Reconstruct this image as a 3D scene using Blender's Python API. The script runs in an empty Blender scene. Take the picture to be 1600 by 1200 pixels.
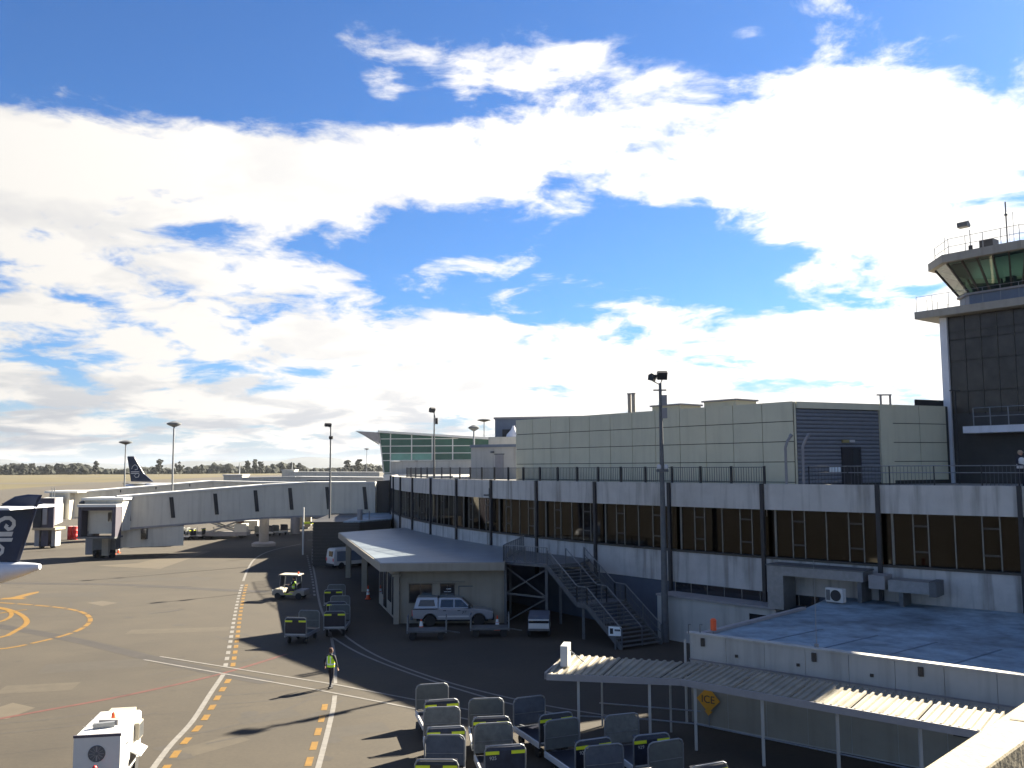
import bpy, bmesh, math, random
from mathutils import Vector, Matrix
random.seed(7)
R_ = math.radians
SC = bpy.context.scene
COL = SC.collection

# ------------------------------------------------------------------ camera
CAM_H = 10.0
FPX = 1400.0                       # focal length in photo pixels (1600 wide)
PITCH = math.atan(128 / FPX)
ROLL = R_(0.35)
CM = (Matrix.Rotation(math.pi / 2 + PITCH, 3, 'X') @ Matrix.Rotation(-ROLL, 3, 'Z'))
cam = bpy.data.cameras.new('camera')
cam.sensor_width = 36.0
cam.lens = 36.0 * FPX / 1600
cam.clip_start = 0.1
cam.clip_end = 30000
camo = bpy.data.objects.new('camera', cam)
COL.objects.link(camo)
camo.matrix_world = Matrix.Translation((0, 0, CAM_H)) @ CM.to_4x4()
SC.camera = camo

# ------------------------------------------------------------------ sun, sky, exposure
SUN_EL = R_(31.0)
SUN_DX, SUN_DY = 0.742, 0.6704      # horizontal direction towards the sun
sun = bpy.data.lights.new('sun', 'SUN')
sun.energy = 5.0
sun.angle = R_(0.6)
sun.color = (1.0, 0.90, 0.72)
suno = bpy.data.objects.new('sun', sun)
COL.objects.link(suno)
sdir = Vector((SUN_DX * math.cos(SUN_EL), SUN_DY * math.cos(SUN_EL), math.sin(SUN_EL)))
suno.rotation_euler = sdir.to_track_quat('Z', 'Y').to_euler()
suno.location = (40, 30, 60)

SC.view_settings.view_transform = 'Standard'
SC.view_settings.look = 'None'
SC.view_settings.gamma = 1.0
SC.view_settings.use_curve_mapping = False
SC.view_settings.exposure = 2.55


def ray(u, v):
    return CM @ Vector(((u - 800) / FPX, (600 - v) / FPX, -1.0))


def G(u, v, z=0.0):
    "map a sight line of the survey photograph to the level z"
    d = ray(u, v)
    t = (z - CAM_H) / d.z
    return (d.x * t, d.y * t)


def world_sky():
    w = bpy.data.worlds.new('World')
    SC.world = w
    w.use_nodes = True
    nt = w.node_tree
    nt.nodes.clear()
    N, L = nt.nodes, nt.links

    def val(s, x):
        if hasattr(x, 'is_output') or isinstance(x, bpy.types.NodeSocket):
            L.new(x, s)
        else:
            s.default_value = x

    def math_(op, a, b=0.0, c=None, clamp=False):
        n = N.new('ShaderNodeMath')
        n.operation = op
        n.use_clamp = clamp
        val(n.inputs[0], a)
        val(n.inputs[1], b)
        if c is not None:
            val(n.inputs[2], c)
        return n.outputs[0]

    tc = N.new('ShaderNodeTexCoord')
    sep = N.new('ShaderNodeSeparateXYZ')
    L.new(tc.outputs['Generated'], sep.inputs[0])
    dx, dy, dz = sep.outputs
    az = math_('ARCTAN2', dx, dy)
    el = math_('ARCSINE', dz)
    # cloud layer coordinates: the direction dropped on a level sheet
    dn = math_('MAXIMUM', math_('ADD', dz, 0.17), 0.12)
    px = math_('DIVIDE', dx, dn)
    py = math_('DIVIDE', dy, dn)
    cb = N.new('ShaderNodeCombineXYZ')
    L.new(px, cb.inputs[0])
    L.new(py, cb.inputs[1])
    # soft warp
    n0 = N.new('ShaderNodeTexNoise')
    n0.inputs['Scale'].default_value = 1.7
    n0.inputs['Detail'].default_value = 3
    L.new(cb.outputs[0], n0.inputs['Vector'])
    vs = N.new('ShaderNodeVectorMath')
    vs.operation = 'MULTIPLY_ADD'
    L.new(n0.outputs['Color'], vs.inputs[0])
    vs.inputs[1].default_value = (0.35, 0.35, 0.3)
    L.new(cb.outputs[0], vs.inputs[2])
    n1 = N.new('ShaderNodeTexNoise')
    n1.inputs['Scale'].default_value = 3.0
    n1.inputs['Detail'].default_value = 11
    n1.inputs['Roughness'].default_value = 0.6
    n1.inputs['Lacunarity'].default_value = 2.1
    L.new(vs.outputs[0], n1.inputs['Vector'])
    n2 = N.new('ShaderNodeTexNoise')
    n2.inputs['Scale'].default_value = 2.3
    n2.inputs['Detail'].default_value = 6
    n2.inputs['Roughness'].default_value = 0.55
    mp = N.new('ShaderNodeMapping')
    mp.inputs['Location'].default_value = (3.7, 1.2, 0.4)
    L.new(vs.outputs[0], mp.inputs[0])
    L.new(mp.outputs[0], n2.inputs['Vector'])
    # large weather pattern: cloud banks and clear gaps
    blobs = [
        (700, 262, 800, 105, .25), (330, 275, 480, 85, .22), (1230, 205, 560, 175, .28), (1060, 110, 170, 90, .16), (40, 245, 200, 110, .30),
        (1420, 380, 330, 330, .30), (200, 440, 560, 170, .24), (900, 575, 1200, 130, .30), (250, 620, 700, 90, .22), (1000, 670, 1300, 70, .25),
        (735, 118, 105, 62, .24), (585, 135, 75, 34, .34), (360, 95, 90, 60, .17), (1165, 50, 70, 22, .34), (900, 85, 70, 26, .30),
        (230, 60, 760, 165, -.30), (500, 165, 420, 70, -.16), (1450, 30, 560, 90, -.34), (880, 0, 600, 90, -.26),
        (900, 350, 260, 55, -.30), (1090, 420, 330, 78, -.34), (620, 375, 240, 50, -.16), (340, 590, 170, 36, -.36), (130, 512, 190, 22, -.20),
        (1290, 245, 80, 42, -.22),
    ]
    ae = N.new('ShaderNodeCombineXYZ')
    L.new(az, ae.inputs[0])
    L.new(el, ae.inputs[1])
    bias = 0.0
    for (u, v, ru, rv, wt) in blobs:
        d = ray(u, v).normalized()
        a0 = math.atan2(d.x, d.y)
        e0 = math.asin(d.z)
        k1, k2 = FPX / ru, FPX / rv
        vm = N.new('ShaderNodeVectorMath')
        vm.operation = 'MULTIPLY_ADD'
        L.new(ae.outputs[0], vm.inputs[0])
        vm.inputs[1].default_value = (k1, k2, 0)
        vm.inputs[2].default_value = (-a0 * k1, -e0 * k2, 0)
        dt = N.new('ShaderNodeVectorMath')
        dt.operation = 'DOT_PRODUCT'
        L.new(vm.outputs[0], dt.inputs[0])
        L.new(vm.outputs[0], dt.inputs[1])
        t = math_('MULTIPLY_ADD', dt.outputs['Value'], -1.0, 1.0, clamp=True)
        bias = math_('MULTIPLY_ADD', math_('MULTIPLY', t, t), wt * 1.15, bias)
    # the clear blue above the cloud bank carries on overhead
    hi_ = N.new('ShaderNodeMapRange')
    hi_.interpolation_type = 'SMOOTHSTEP'
    L.new(el, hi_.inputs[0])
    hi_.inputs[1].default_value = R_(25)
    hi_.inputs[2].default_value = R_(40)
    hi_.inputs[3].default_value = 0.0
    hi_.inputs[4].default_value = -0.14
    bias = math_('ADD', bias, hi_.outputs[0])
    cov = math_('ADD', math_('MULTIPLY_ADD', n1.outputs[0], 2.3, -0.65), bias)
    mr = N.new('ShaderNodeMapRange')
    mr.interpolation_type = 'SMOOTHSTEP'
    L.new(cov, mr.inputs[0])
    mr.inputs[1].default_value = 0.43
    mr.inputs[2].default_value = 0.80
    dens = mr.outputs[0]
    # near the horizon the sheet is seen edge-on and closes up into haze
    low = N.new('ShaderNodeMapRange')
    low.interpolation_type = 'SMOOTHSTEP'
    L.new(el, low.inputs[0])
    low.inputs[1].default_value = R_(7.5)
    low.inputs[2].default_value = R_(-0.5)
    # cloud brightness: thick parts shade grey, brighter towards the sun
    cosang = N.new('ShaderNodeVectorMath')
    cosang.operation = 'DOT_PRODUCT'
    L.new(tc.outputs['Generated'], cosang.inputs[0])
    cosang.inputs[1].default_value = sdir
    half = math_('MULTIPLY_ADD', cosang.outputs['Value'], 0.5, 0.5)
    glow = math_('MULTIPLY', half, half)
    shade = N.new('ShaderNodeMapRange')
    shade.interpolation_type = 'SMOOTHSTEP'
    L.new(n2.outputs[0], shade.inputs[0])
    shade.inputs[1].default_value = 0.40
    shade.inputs[2].default_value = 0.62
    shd = math_('MULTIPLY', shade.outputs[0], math_('ADD', math_('MULTIPLY', low.outputs[0], 0.6), 0.5))
    cm = N.new('ShaderNodeMix')
    cm.data_type = 'RGBA'
    L.new(math_('SUBTRACT', shd, math_('MULTIPLY', glow, 0.45), clamp=True), cm.inputs[0])
    cm.inputs[6].default_value = (1.0, 0.97, 0.92, 1)
    cm.inputs[7].default_value = (0.42, 0.46, 0.55, 1)
    cs = N.new('ShaderNodeVectorMath')
    cs.operation = 'SCALE'
    L.new(cm.outputs[2], cs.inputs[0])
    L.new(math_('ADD', math_('MULTIPLY', glow, CLOUD_GLOW), CLOUD_BASE), cs.inputs['Scale'])
    sky = N.new('ShaderNodeTexSky')
    sky.sky_type = 'NISHITA'
    sky.sun_disc = False
    sky.sun_elevation = SUN_EL
    sky.sun_rotation = math.atan2(SUN_DX, SUN_DY)
    sky.air_density = 1.0
    sky.dust_density = 0.25
    sky.ozone_density = 3.0
    ss = N.new('ShaderNodeVectorMath')
    ss.operation = 'MULTIPLY'
    L.new(sky.outputs[0], ss.inputs[0])
    ss.inputs[1].default_value = (SKY_K * 0.46, SKY_K * 0.72, SKY_K * 1.06)
    # pale horizon haze below and between the clouds
    hz = N.new('ShaderNodeMix')
    hz.data_type = 'RGBA'
    L.new(math_('MULTIPLY', low.outputs[0], 0.9), hz.inputs[0])
    L.new(ss.outputs[0], hz.inputs[6])
    hz.inputs[7].default_value = (0.62 * 2.3, 0.70 * 2.3, 0.80 * 2.3, 1)
    mx = N.new('ShaderNodeMix')
    mx.data_type = 'RGBA'
    L.new(dens, mx.inputs[0])
    L.new(hz.outputs[2], mx.inputs[6])
    L.new(cs.outputs[0], mx.inputs[7])
    bg = N.new('ShaderNodeBackground')
    bg.inputs['Strength'].default_value = SKY_STRENGTH
    L.new(mx.outputs[2], bg.inputs['Color'])
    out = N.new('ShaderNodeOutputWorld')
    L.new(bg.outputs[0], out.inputs['Surface'])


SKY_STRENGTH = 0.065
SKY_K = 0.38
CLOUD_BASE = 1.45
CLOUD_GLOW = 2.55
world_sky()
SC.world.cycles.sampling_method = 'MANUAL'
SC.world.cycles.sample_map_resolution = 512


# ------------------------------------------------------------------ materials
MATS = {}


def mat(name, col, rough=0.7, metal=0.0, var=0.12, scale=2.0, bump=0.0, streak=0.0, spec=0.5, blotch=0.0, coat=0.0):
    if name in MATS:
        return MATS[name]
    m = bpy.data.materials.new(name)
    MATS[name] = m
    m.use_nodes = True
    nt = m.node_tree
    N, L = nt.nodes, nt.links
    b = N['Principled BSDF']
    b.inputs['Roughness'].default_value = rough
    b.inputs['Metallic'].default_value = metal
    b.inputs['Specular IOR Level'].default_value = spec
    b.inputs['Coat Weight'].default_value = coat
    geo = N.new('ShaderNodeNewGeometry')
    n = N.new('ShaderNodeTexNoise')
    n.inputs['Scale'].default_value = scale
    n.inputs['Detail'].default_value = 8
    n.inputs['Roughness'].default_value = 0.65
    L.new(geo.outputs['Position'], n.inputs['Vector'])
    r = N.new('ShaderNodeValToRGB')
    r.color_ramp.elements[0].position = 0.3
    r.color_ramp.elements[1].position = 0.7
    lo = [max(0, c * (1 - var)) for c in col]
    hi = [min(1, c * (1 + var)) for c in col]
    r.color_ramp.elements[0].color = (*lo, 1)
    r.color_ramp.elements[1].color = (*hi, 1)
    L.new(n.outputs[0], r.inputs[0])
    cur = r.outputs[0]

    def darken(fac_socket, amount, tint):
        nonlocal cur
        x = N.new('ShaderNodeMix')
        x.data_type = 'RGBA'
        x.blend_type = 'MULTIPLY'
        mm = N.new('ShaderNodeMath')
        mm.operation = 'MULTIPLY'
        L.new(fac_socket, mm.inputs[0])
        mm.inputs[1].default_value = amount
        L.new(mm.outputs[0], x.inputs[0])
        L.new(cur, x.inputs[6])
        x.inputs[7].default_value = (*tint, 1)
        cur = x.outputs[2]
    if streak:
        mp = N.new('ShaderNodeMapping')
        mp.inputs['Scale'].default_value = (1.6, 1.6, 0.13)
        L.new(geo.outputs['Position'], mp.inputs[0])
        n2 = N.new('ShaderNodeTexNoise')
        n2.inputs['Scale'].default_value = 1.5
        n2.inputs['Detail'].default_value = 6
        L.new(mp.outputs[0], n2.inputs['Vector'])
        r2 = N.new('ShaderNodeValToRGB')
        r2.color_ramp.elements[0].position = 0.50
        r2.color_ramp.elements[1].position = 0.72
        L.new(n2.outputs[0], r2.inputs[0])
        darken(r2.outputs[0], streak, (0.42, 0.40, 0.37))
    if blotch:
        n3 = N.new('ShaderNodeTexNoise')
        n3.inputs['Scale'].default_value = scale * 0.22
        n3.inputs['Detail'].default_value = 5
        L.new(geo.outputs['Position'], n3.inputs['Vector'])
        r3 = N.new('ShaderNodeValToRGB')
        r3.color_ramp.elements[0].position = 0.48
        r3.color_ramp.elements[1].position = 0.66
        L.new(n3.outputs[0], r3.inputs[0])
        darken(r3.outputs[0], blotch, (0.45, 0.43, 0.42))
    L.new(cur, b.inputs['Base Color'])
    if bump:
        bp = N.new('ShaderNodeBump')
        bp.inputs['Strength'].default_value = bump
        bp.inputs['Distance'].default_value = 0.02
        n4 = N.new('ShaderNodeTexNoise')
        n4.inputs['Scale'].default_value = scale * 9
        n4.inputs['Detail'].default_value = 4
        L.new(geo.outputs['Position'], n4.inputs['Vector'])
        L.new(n4.outputs[0], bp.inputs['Height'])
        L.new(bp.outputs[0], b.inputs['Normal'])
    return m


def glass(name, tint, gloss=0.18, rough=0.03, sheen=(1, 1, 1)):
    "window pane: tinted see-through sheet with a mirror share"
    m = bpy.data.materials.new(name)
    MATS[name] = m
    m.use_nodes = True
    nt = m.node_tree
    N, L = nt.nodes, nt.links
    N.remove(N['Principled BSDF'])
    tr = N.new('ShaderNodeBsdfTransparent')
    tr.inputs[0].default_value = (*tint, 1)
    gl = N.new('ShaderNodeBsdfGlossy')
    gl.inputs['Roughness'].default_value = rough
    gl.inputs['Color'].default_value = (*sheen, 1)
    fr = N.new('ShaderNodeFresnel')
    fr.inputs[0].default_value = 1.5
    ad = N.new('ShaderNodeMath')
    ad.operation = 'ADD'
    ad.use_clamp = True
    L.new(fr.outputs[0], ad.inputs[0])
    ad.inputs[1].default_value = gloss
    mx = N.new('ShaderNodeMixShader')
    L.new(ad.outputs[0], mx.inputs[0])
    L.new(tr.outputs[0], mx.inputs[1])
    L.new(gl.outputs[0], mx.inputs[2])
    L.new(mx.outputs[0], N['Material Output'].inputs[0])
    return m


def apron_material():
    m = mat('apron_asphalt', (0.0365, 0.0287, 0.0185), rough=0.93, var=0.16, scale=0.35, bump=0.25, blotch=0.35)
    nt = m.node_tree
    N, L = nt.nodes, nt.links
    b = N['Principled BSDF']
    src = b.inputs['Base Color'].links[0].from_socket
    geo = N['Geometry']
    # fine aggregate and dark tyre / oil spots
    n = N.new('ShaderNodeTexNoise')
    n.inputs['Scale'].default_value = 7
    n.inputs['Detail'].default_value = 6
    L.new(geo.outputs['Position'], n.inputs['Vector'])
    r = N.new('ShaderNodeValToRGB')
    r.color_ramp.elements[0].position = 0.25
    r.color_ramp.elements[0].color = (0.78, 0.78, 0.78, 1)
    r.color_ramp.elements[1].position = 0.75
    r.color_ramp.elements[1].color = (1.12, 1.12, 1.12, 1)
    L.new(n.outputs[0], r.inputs[0])
    x = N.new('ShaderNodeMix')
    x.data_type = 'RGBA'
    x.blend_type = 'MULTIPLY'
    x.inputs[0].default_value = 1
    L.new(src, x.inputs[6])
    L.new(r.outputs[0], x.inputs[7])
    v = N.new('ShaderNodeTexNoise')
    v.inputs['Scale'].default_value = 1.1
    v.inputs['Detail'].default_value = 2
    L.new(geo.outputs['Position'], v.inputs['Vector'])
    r2 = N.new('ShaderNodeValToRGB')
    r2.color_ramp.elements[0].position = 0.66
    r2.color_ramp.elements[0].color = (1, 1, 1, 1)
    r2.color_ramp.elements[1].position = 0.76
    r2.color_ramp.elements[1].color = (0.6, 0.6, 0.6, 1)
    L.new(v.outputs[0], r2.inputs[0])
    y = N.new('ShaderNodeMix')
    y.data_type = 'RGBA'
    y.blend_type = 'MULTIPLY'
    y.inputs[0].default_value = 0.7
    L.new(x.outputs[2], y.inputs[6])
    L.new(r2.outputs[0], y.inputs[7])
    L.new(y.outputs[2], b.inputs['Base Color'])
    return m


M_APRON = apron_material()
M_GRASS = mat('dry_grass', (0.064, 0.049, 0.009), 0.95, var=0.35, scale=0.02, blotch=0.4)
M_TAXI = mat('taxiway_asphalt', (0.042, 0.035, 0.028), 0.9, var=0.15, scale=0.05)
M_SLAB = mat('pale_concrete_slab', (0.062, 0.050, 0.033), 0.85, var=0.12, scale=0.8, bump=0.2)
M_SEAM = mat('tar_seam', (0.024, 0.020, 0.0165), 0.8, var=0.25, scale=0.8)
M_REPA = mat('fresh_asphalt_patch', (0.030, 0.0245, 0.0175), 0.9, var=0.2, scale=1.5)
M_REPB = mat('bleached_asphalt_patch', (0.045, 0.036, 0.0235), 0.9, var=0.2, scale=1.5)
M_TYREMK = mat('tyre_mark_rubber', (0.029, 0.024, 0.0185), 0.9, var=0.3, scale=3)
M_WHITEP = mat('white_line_paint', (0.14, 0.132, 0.12), 0.7, var=0.25, scale=3)
M_YELP = mat('yellow_line_paint', (0.15, 0.078, 0.005), 0.7, var=0.25, scale=3)
M_REDP = mat('red_line_paint', (0.075, 0.023, 0.016), 0.75, var=0.35, scale=2)
M_CONC = mat('precast_concrete', (0.53, 0.50, 0.45), 0.85, var=0.10, scale=0.8, bump=0.15, streak=0.75)
M_SPAN = mat('weathered_spandrel', (0.47, 0.45, 0.42), 0.85, var=0.14, scale=0.9, bump=0.15, streak=0.9)
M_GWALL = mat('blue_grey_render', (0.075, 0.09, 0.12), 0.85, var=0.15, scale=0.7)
M_DARKM = mat('black_metal', (0.018, 0.018, 0.022), 0.5, var=0.2)
M_MULL = mat('pale_aluminium', (0.20, 0.19, 0.165), 0.5, metal=0.3, var=0.1)
M_BRONZE = mat('bronze_frame', (0.05, 0.042, 0.034), 0.5, var=0.2)
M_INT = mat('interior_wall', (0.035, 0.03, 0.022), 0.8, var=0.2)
M_INTY = mat('interior_yellow', (0.28, 0.24, 0.10), 0.8, var=0.1)
M_DECK = mat('roof_membrane', (0.24, 0.235, 0.22), 0.8, var=0.15, scale=0.5, blotch=0.3)
M_BEIGE = mat('beige_panel', (0.60, 0.565, 0.41), 0.75, var=0.05, scale=0.6, streak=0.15)
M_JOINT = mat('dark_joint', (0.05, 0.05, 0.045), 0.9)
M_LOUV = mat('slate_steel_slat', (0.17, 0.185, 0.21), 0.5, var=0.08)
M_WALLW = mat('white_painted_wall', (0.42, 0.41, 0.375), 0.75, var=0.06, scale=1.0, streak=0.4)
M_CREAM = mat('cream_render', (0.30, 0.27, 0.215), 0.85, var=0.07, scale=1.0, streak=0.25)
M_HROOF = mat('wet_grey_roof', (0.17, 0.20, 0.225), 0.38, var=0.2, scale=0.5, blotch=0.3)
M_BROOF = mat('blue_painted_roof', (0.165, 0.245, 0.305), 0.48, var=0.55, scale=1.1, blotch=0.65)
M_RSEAM = mat('roof_lap_seam', (0.07, 0.11, 0.155), 0.5, var=0.3)
M_RPATCH = mat('worn_roof_patch', (0.19, 0.27, 0.33), 0.4, var=0.3, scale=2)
M_STEEL = mat('galvanised_steel', (0.24, 0.25, 0.26), 0.5, metal=0.6, var=0.15, scale=4)
M_DSTEEL = mat('dark_grey_steel', (0.11, 0.116, 0.122), 0.55, metal=0.3, var=0.2, scale=3)
M_CORR = mat('corrugated_sheet', (0.24, 0.215, 0.16), 0.55, metal=0.25, var=0.25, scale=1.2, blotch=0.35)
M_FASC = mat('grey_fascia', (0.26, 0.25, 0.25), 0.7, var=0.1)
M_LEDGE = mat('parapet_cap_concrete', (0.24, 0.205, 0.135), 0.85, var=0.2, scale=3, bump=0.3, blotch=0.35)
M_VEHW = mat('white_vehicle_paint', (0.55, 0.55, 0.53), 0.35, var=0.04, coat=0.3)
M_SILV = mat('silver_vehicle_paint', (0.30, 0.315, 0.35), 0.3, metal=0.35, var=0.05, coat=0.4)
M_TYRE = mat('tyre_rubber', (0.02, 0.02, 0.02), 0.85, var=0.2)
M_BLACK = mat('black_plastic', (0.02, 0.02, 0.023), 0.6, var=0.2)
M_CARGLS = mat('dark_vehicle_glass', (0.015, 0.017, 0.022), 0.06, var=0.1, spec=0.8)
M_PANEL = mat('grey_mesh_panel', (0.11, 0.12, 0.112), 0.55, metal=0.2, var=0.15, scale=5)
M_NAVY = mat('navy_cart_board', (0.011, 0.013, 0.024), 0.4, var=0.3, scale=4)
M_FLUOY = mat('hi_vis_yellow', (0.75, 0.82, 0.03), 0.5, var=0.05)
M_FLUOG = mat('hi_vis_lime', (0.62, 0.95, 0.02), 0.6, var=0.08)
M_REFL = mat('reflective_tape', (0.80, 0.85, 0.85), 0.4, var=0.05)
M_ORNG = mat('orange_plastic', (0.72, 0.10, 0.025), 0.5, var=0.1)
M_RED = mat('red_paint', (0.55, 0.03, 0.03), 0.45, var=0.1)
M_SIGNY = mat('amber_sign', (0.75, 0.33, 0.02), 0.5, var=0.08)
M_FINB = mat('navy_fin_paint', (0.004, 0.013, 0.045), 0.45, var=0.15, coat=0.0)
M_FUSE = mat('aircraft_pale_paint', (0.60, 0.62, 0.66), 0.35, var=0.06, coat=0.3)
M_TEALF = mat('aircraft_teal_paint', (0.13, 0.24, 0.34), 0.4, var=0.05)
M_BRDG = mat('jet_bridge_cladding', (0.55, 0.52, 0.44), 0.6, var=0.06, scale=0.5, streak=0.3)
M_BRDGT = mat('jet_bridge_roof', (0.55, 0.55, 0.53), 0.5, var=0.05)
M_MAUVE = mat('mauve_cab_trim', (0.062, 0.055, 0.075), 0.6, var=0.1)
M_TREE = mat('distant_foliage', (0.013, 0.016, 0.011), 0.95, var=0.5, scale=0.08)
M_BARK = mat('tree_bark', (0.08, 0.065, 0.05), 0.9)
M_HILL = mat('haze_blue_hill', (0.055, 0.066, 0.08), 0.95, var=0.2, scale=0.002)  # blue of the distance haze is mixed into the hill colour
M_SKIN = mat('skin', (0.42, 0.26, 0.19), 0.6, var=0.05)
M_CLOTH = mat('black_cloth', (0.02, 0.02, 0.03), 0.85, var=0.2, scale=8)
M_SHIRT = mat('white_shirt', (0.62, 0.62, 0.60), 0.8, var=0.08, scale=8)
M_HAIR = mat('dark_brown_hair', (0.05, 0.018, 0.014), 0.8)
M_TOWERW = mat('tower_white_render', (0.70, 0.70, 0.72), 0.75, var=0.05, streak=0.2)
M_TOWERC = mat('tower_pale_concrete', (0.34, 0.31, 0.26), 0.8, var=0.08, streak=0.3)
M_TDARK = mat('tower_dark_cladding', (0.034, 0.032, 0.031), 0.5, var=0.2)
M_TBLUE = mat('tower_blue_band', (0.13, 0.16, 0.21), 0.5, var=0.1)
M_LAMPL = mat('lamp_lens', (0.5, 0.5, 0.5), 0.2)
M_GREEN = mat('green_fascia', (0.30, 0.38, 0.36), 0.6)
M_TAPE = mat('brown_cardboard', (0.36, 0.28, 0.18), 0.8)
G_TERM = glass('bronze_window_glass', (0.075, 0.064, 0.045), 0.01, sheen=(0.5, 0.5, 0.5))
G_CAB = glass('green_cab_glass', (0.50, 0.80, 0.76), 0.02)
G_GREEN = glass('green_terminal_glass', (0.08, 0.26, 0.19), 0.0)
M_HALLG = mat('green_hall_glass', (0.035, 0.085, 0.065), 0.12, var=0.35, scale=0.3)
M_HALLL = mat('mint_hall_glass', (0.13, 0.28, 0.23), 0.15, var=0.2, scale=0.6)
G_TOWER = mat('tower_curtain_glass', (0.055, 0.046, 0.038), 0.22, var=0.45, scale=1.2, spec=0.3)
G_CLEAR = glass('cart_windscreen', (0.75, 0.78, 0.75), 0.05)


# ------------------------------------------------------------------ mesh helpers
class MB:
    def __init__(s):
        s.v = []
        s.f = []

    def add(s, vs, fs):
        o = len(s.v)
        s.v += [tuple(p) for p in vs]
        s.f += [tuple(i + o for i in f) for f in fs]
        return s

    def box(s, x0, x1, y0, y1, z0, z1):
        return s.add([(x0, y0, z0), (x1, y0, z0), (x1, y1, z0), (x0, y1, z0), (x0, y0, z1), (x1, y0, z1), (x1, y1, z1), (x0, y1, z1)],
                     [(0, 3, 2, 1), (4, 5, 6, 7), (0, 1, 5, 4), (1, 2, 6, 5), (2, 3, 7, 6), (3, 0, 4, 7)])

    def prism(s, poly, z0, z1, top=None):
        "poly in plan, counter-clockwise or not, extruded up; top: other polygon for the upper ring"
        n = len(poly)
        top = top or poly
        f0 = z0 if callable(z0) else (lambda p: z0)
        f1 = z1 if callable(z1) else (lambda p: z1)
        a = sum(poly[i][0] * poly[(i + 1) % n][1] - poly[(i + 1) % n][0] * poly[i][1] for i in range(n))
        if a < 0:
            poly = poly[::-1]
            top = top[::-1]
        vs = [(p[0], p[1], f0(p)) for p in poly] + [(p[0], p[1], f1(p)) for p in top]
        fs = [tuple(range(n - 1, -1, -1)), tuple(range(n, 2 * n))]
        fs += [(i, (i + 1) % n, n + (i + 1) % n, n + i) for i in range(n)]
        return s.add(vs, fs)

    def side(s, prof, x0, x1, axis='x', inset=None):
        "profile (a,z) extruded across; inset(a,z)->shrink of the half width"
        n = len(prof)
        mid = (x0 + x1) / 2
        vs = []
        for xx in (x0, x1):
            for (a, z) in prof:
                k = inset(a, z) if inset else 0
                x = xx + (k if xx < mid else -k)
                vs.append((x, a, z) if axis == 'x' else (a, x, z))
        fs = [tuple(range(n)), tuple(range(2 * n - 1, n - 1, -1))]
        fs += [(i, n + i, n + (i + 1) % n, (i + 1) % n) for i in range(n)]
        return s.add(vs, fs)

    def tube(s, p0, p1, r0, r1=None, n=8, cap=True):
        r1 = r0 if r1 is None else r1
        p0, p1 = Vector(p0), Vector(p1)
        d = (p1 - p0).normalized()
        a = d.orthogonal().normalized()
        b = d.cross(a)
        vs = []
        for p, r in ((p0, r0), (p1, r1)):
            for i in range(n):
                t = 2 * math.pi * i / n
                vs.append(p + a * math.cos(t) * r + b * math.sin(t) * r)
        fs = [(i, (i + 1) % n, n + (i + 1) % n, n + i) for i in range(n)]
        if cap:
            fs += [tuple(range(n - 1, -1, -1)), tuple(range(n, 2 * n))]
        return s.add(vs, fs)

    def path(s, pts, r, n=6):
        for i in range(len(pts) - 1):
            s.tube(pts[i], pts[i + 1], r, r, n)
        return s

    def bar(s, p0, p1, w, h):
        "rectangular bar between two points"
        p0, p1 = Vector(p0), Vector(p1)
        d = (p1 - p0).normalized()
        up = Vector((0, 0, 1))
        if abs(d.z) > 0.95:
            up = Vector((0, 1, 0))
        a = d.cross(up).normalized() * w / 2
        b = a.cross(d).normalized() * h / 2
        vs = []
        for p in (p0, p1):
            vs += [p - a - b, p + a - b, p + a + b, p - a + b]
        return s.add(vs, [(0, 1, 2, 3), (7, 6, 5, 4), (0, 4, 5, 1), (1, 5, 6, 2), (2, 6, 7, 3), (3, 7, 4, 0)])

    def lathe(s, prof, c=(0, 0, 0), axis='z', n=14):
        "prof: (radius, height) pairs"
        vs, fs = [], []
        m = len(prof)
        for i in range(n):
            t = 2 * math.pi * i / n
            for (r, h) in prof:
                x, y, z = r * math.cos(t), r * math.sin(t), h
                if axis == 'x':
                    x, y, z = z, x, y
                elif axis == 'y':
                    x, y, z = x, z, y
                vs.append((x + c[0], y + c[1], z + c[2]))
        for i in range(n):
            for k in range(m - 1):
                a, b = i * m + k, ((i + 1) % n) * m + k
                fs.append((a, b, b + 1, a + 1))
        fs.append(tuple(i * m for i in range(n - 1, -1, -1)))
        fs.append(tuple(i * m + m - 1 for i in range(n)))
        return s.add(vs, fs)

    def ribbon(s, pts, w, z):
        "flat painted strip along a plan polyline"
        pts = [Vector((p[0], p[1])) for p in pts]
        n = len(pts)
        L_, R2 = [], []
        for i, p in enumerate(pts):
            d = (pts[min(i + 1, n - 1)] - pts[max(i - 1, 0)]).normalized()
            nrm = Vector((-d.y, d.x)) * w / 2
            L_.append(p + nrm)
            R2.append(p - nrm)
        vs = [(p.x, p.y, z) for p in L_] + [(p.x, p.y, z) for p in R2]
        return s.add(vs, [(n + i, n + i + 1, i + 1, i) for i in range(n - 1)])

    def mesh(s, name):
        m = bpy.data.meshes.new(name)
        m.from_pydata(s.v, [], s.f)
        m.update()
        return m

    def build(s, name, material, parent=None, smooth=False, world=False, bevel=0.0):
        m = s.mesh(name)
        m.materials.append(material)
        if smooth:
            m.polygons.foreach_set('use_smooth', [True] * len(m.polygons))
            try:
                m.set_sharp_from_angle(angle=R_(40))
            except Exception:
                pass
        return put(name, m, parent, world=world, bevel=bevel)


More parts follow.
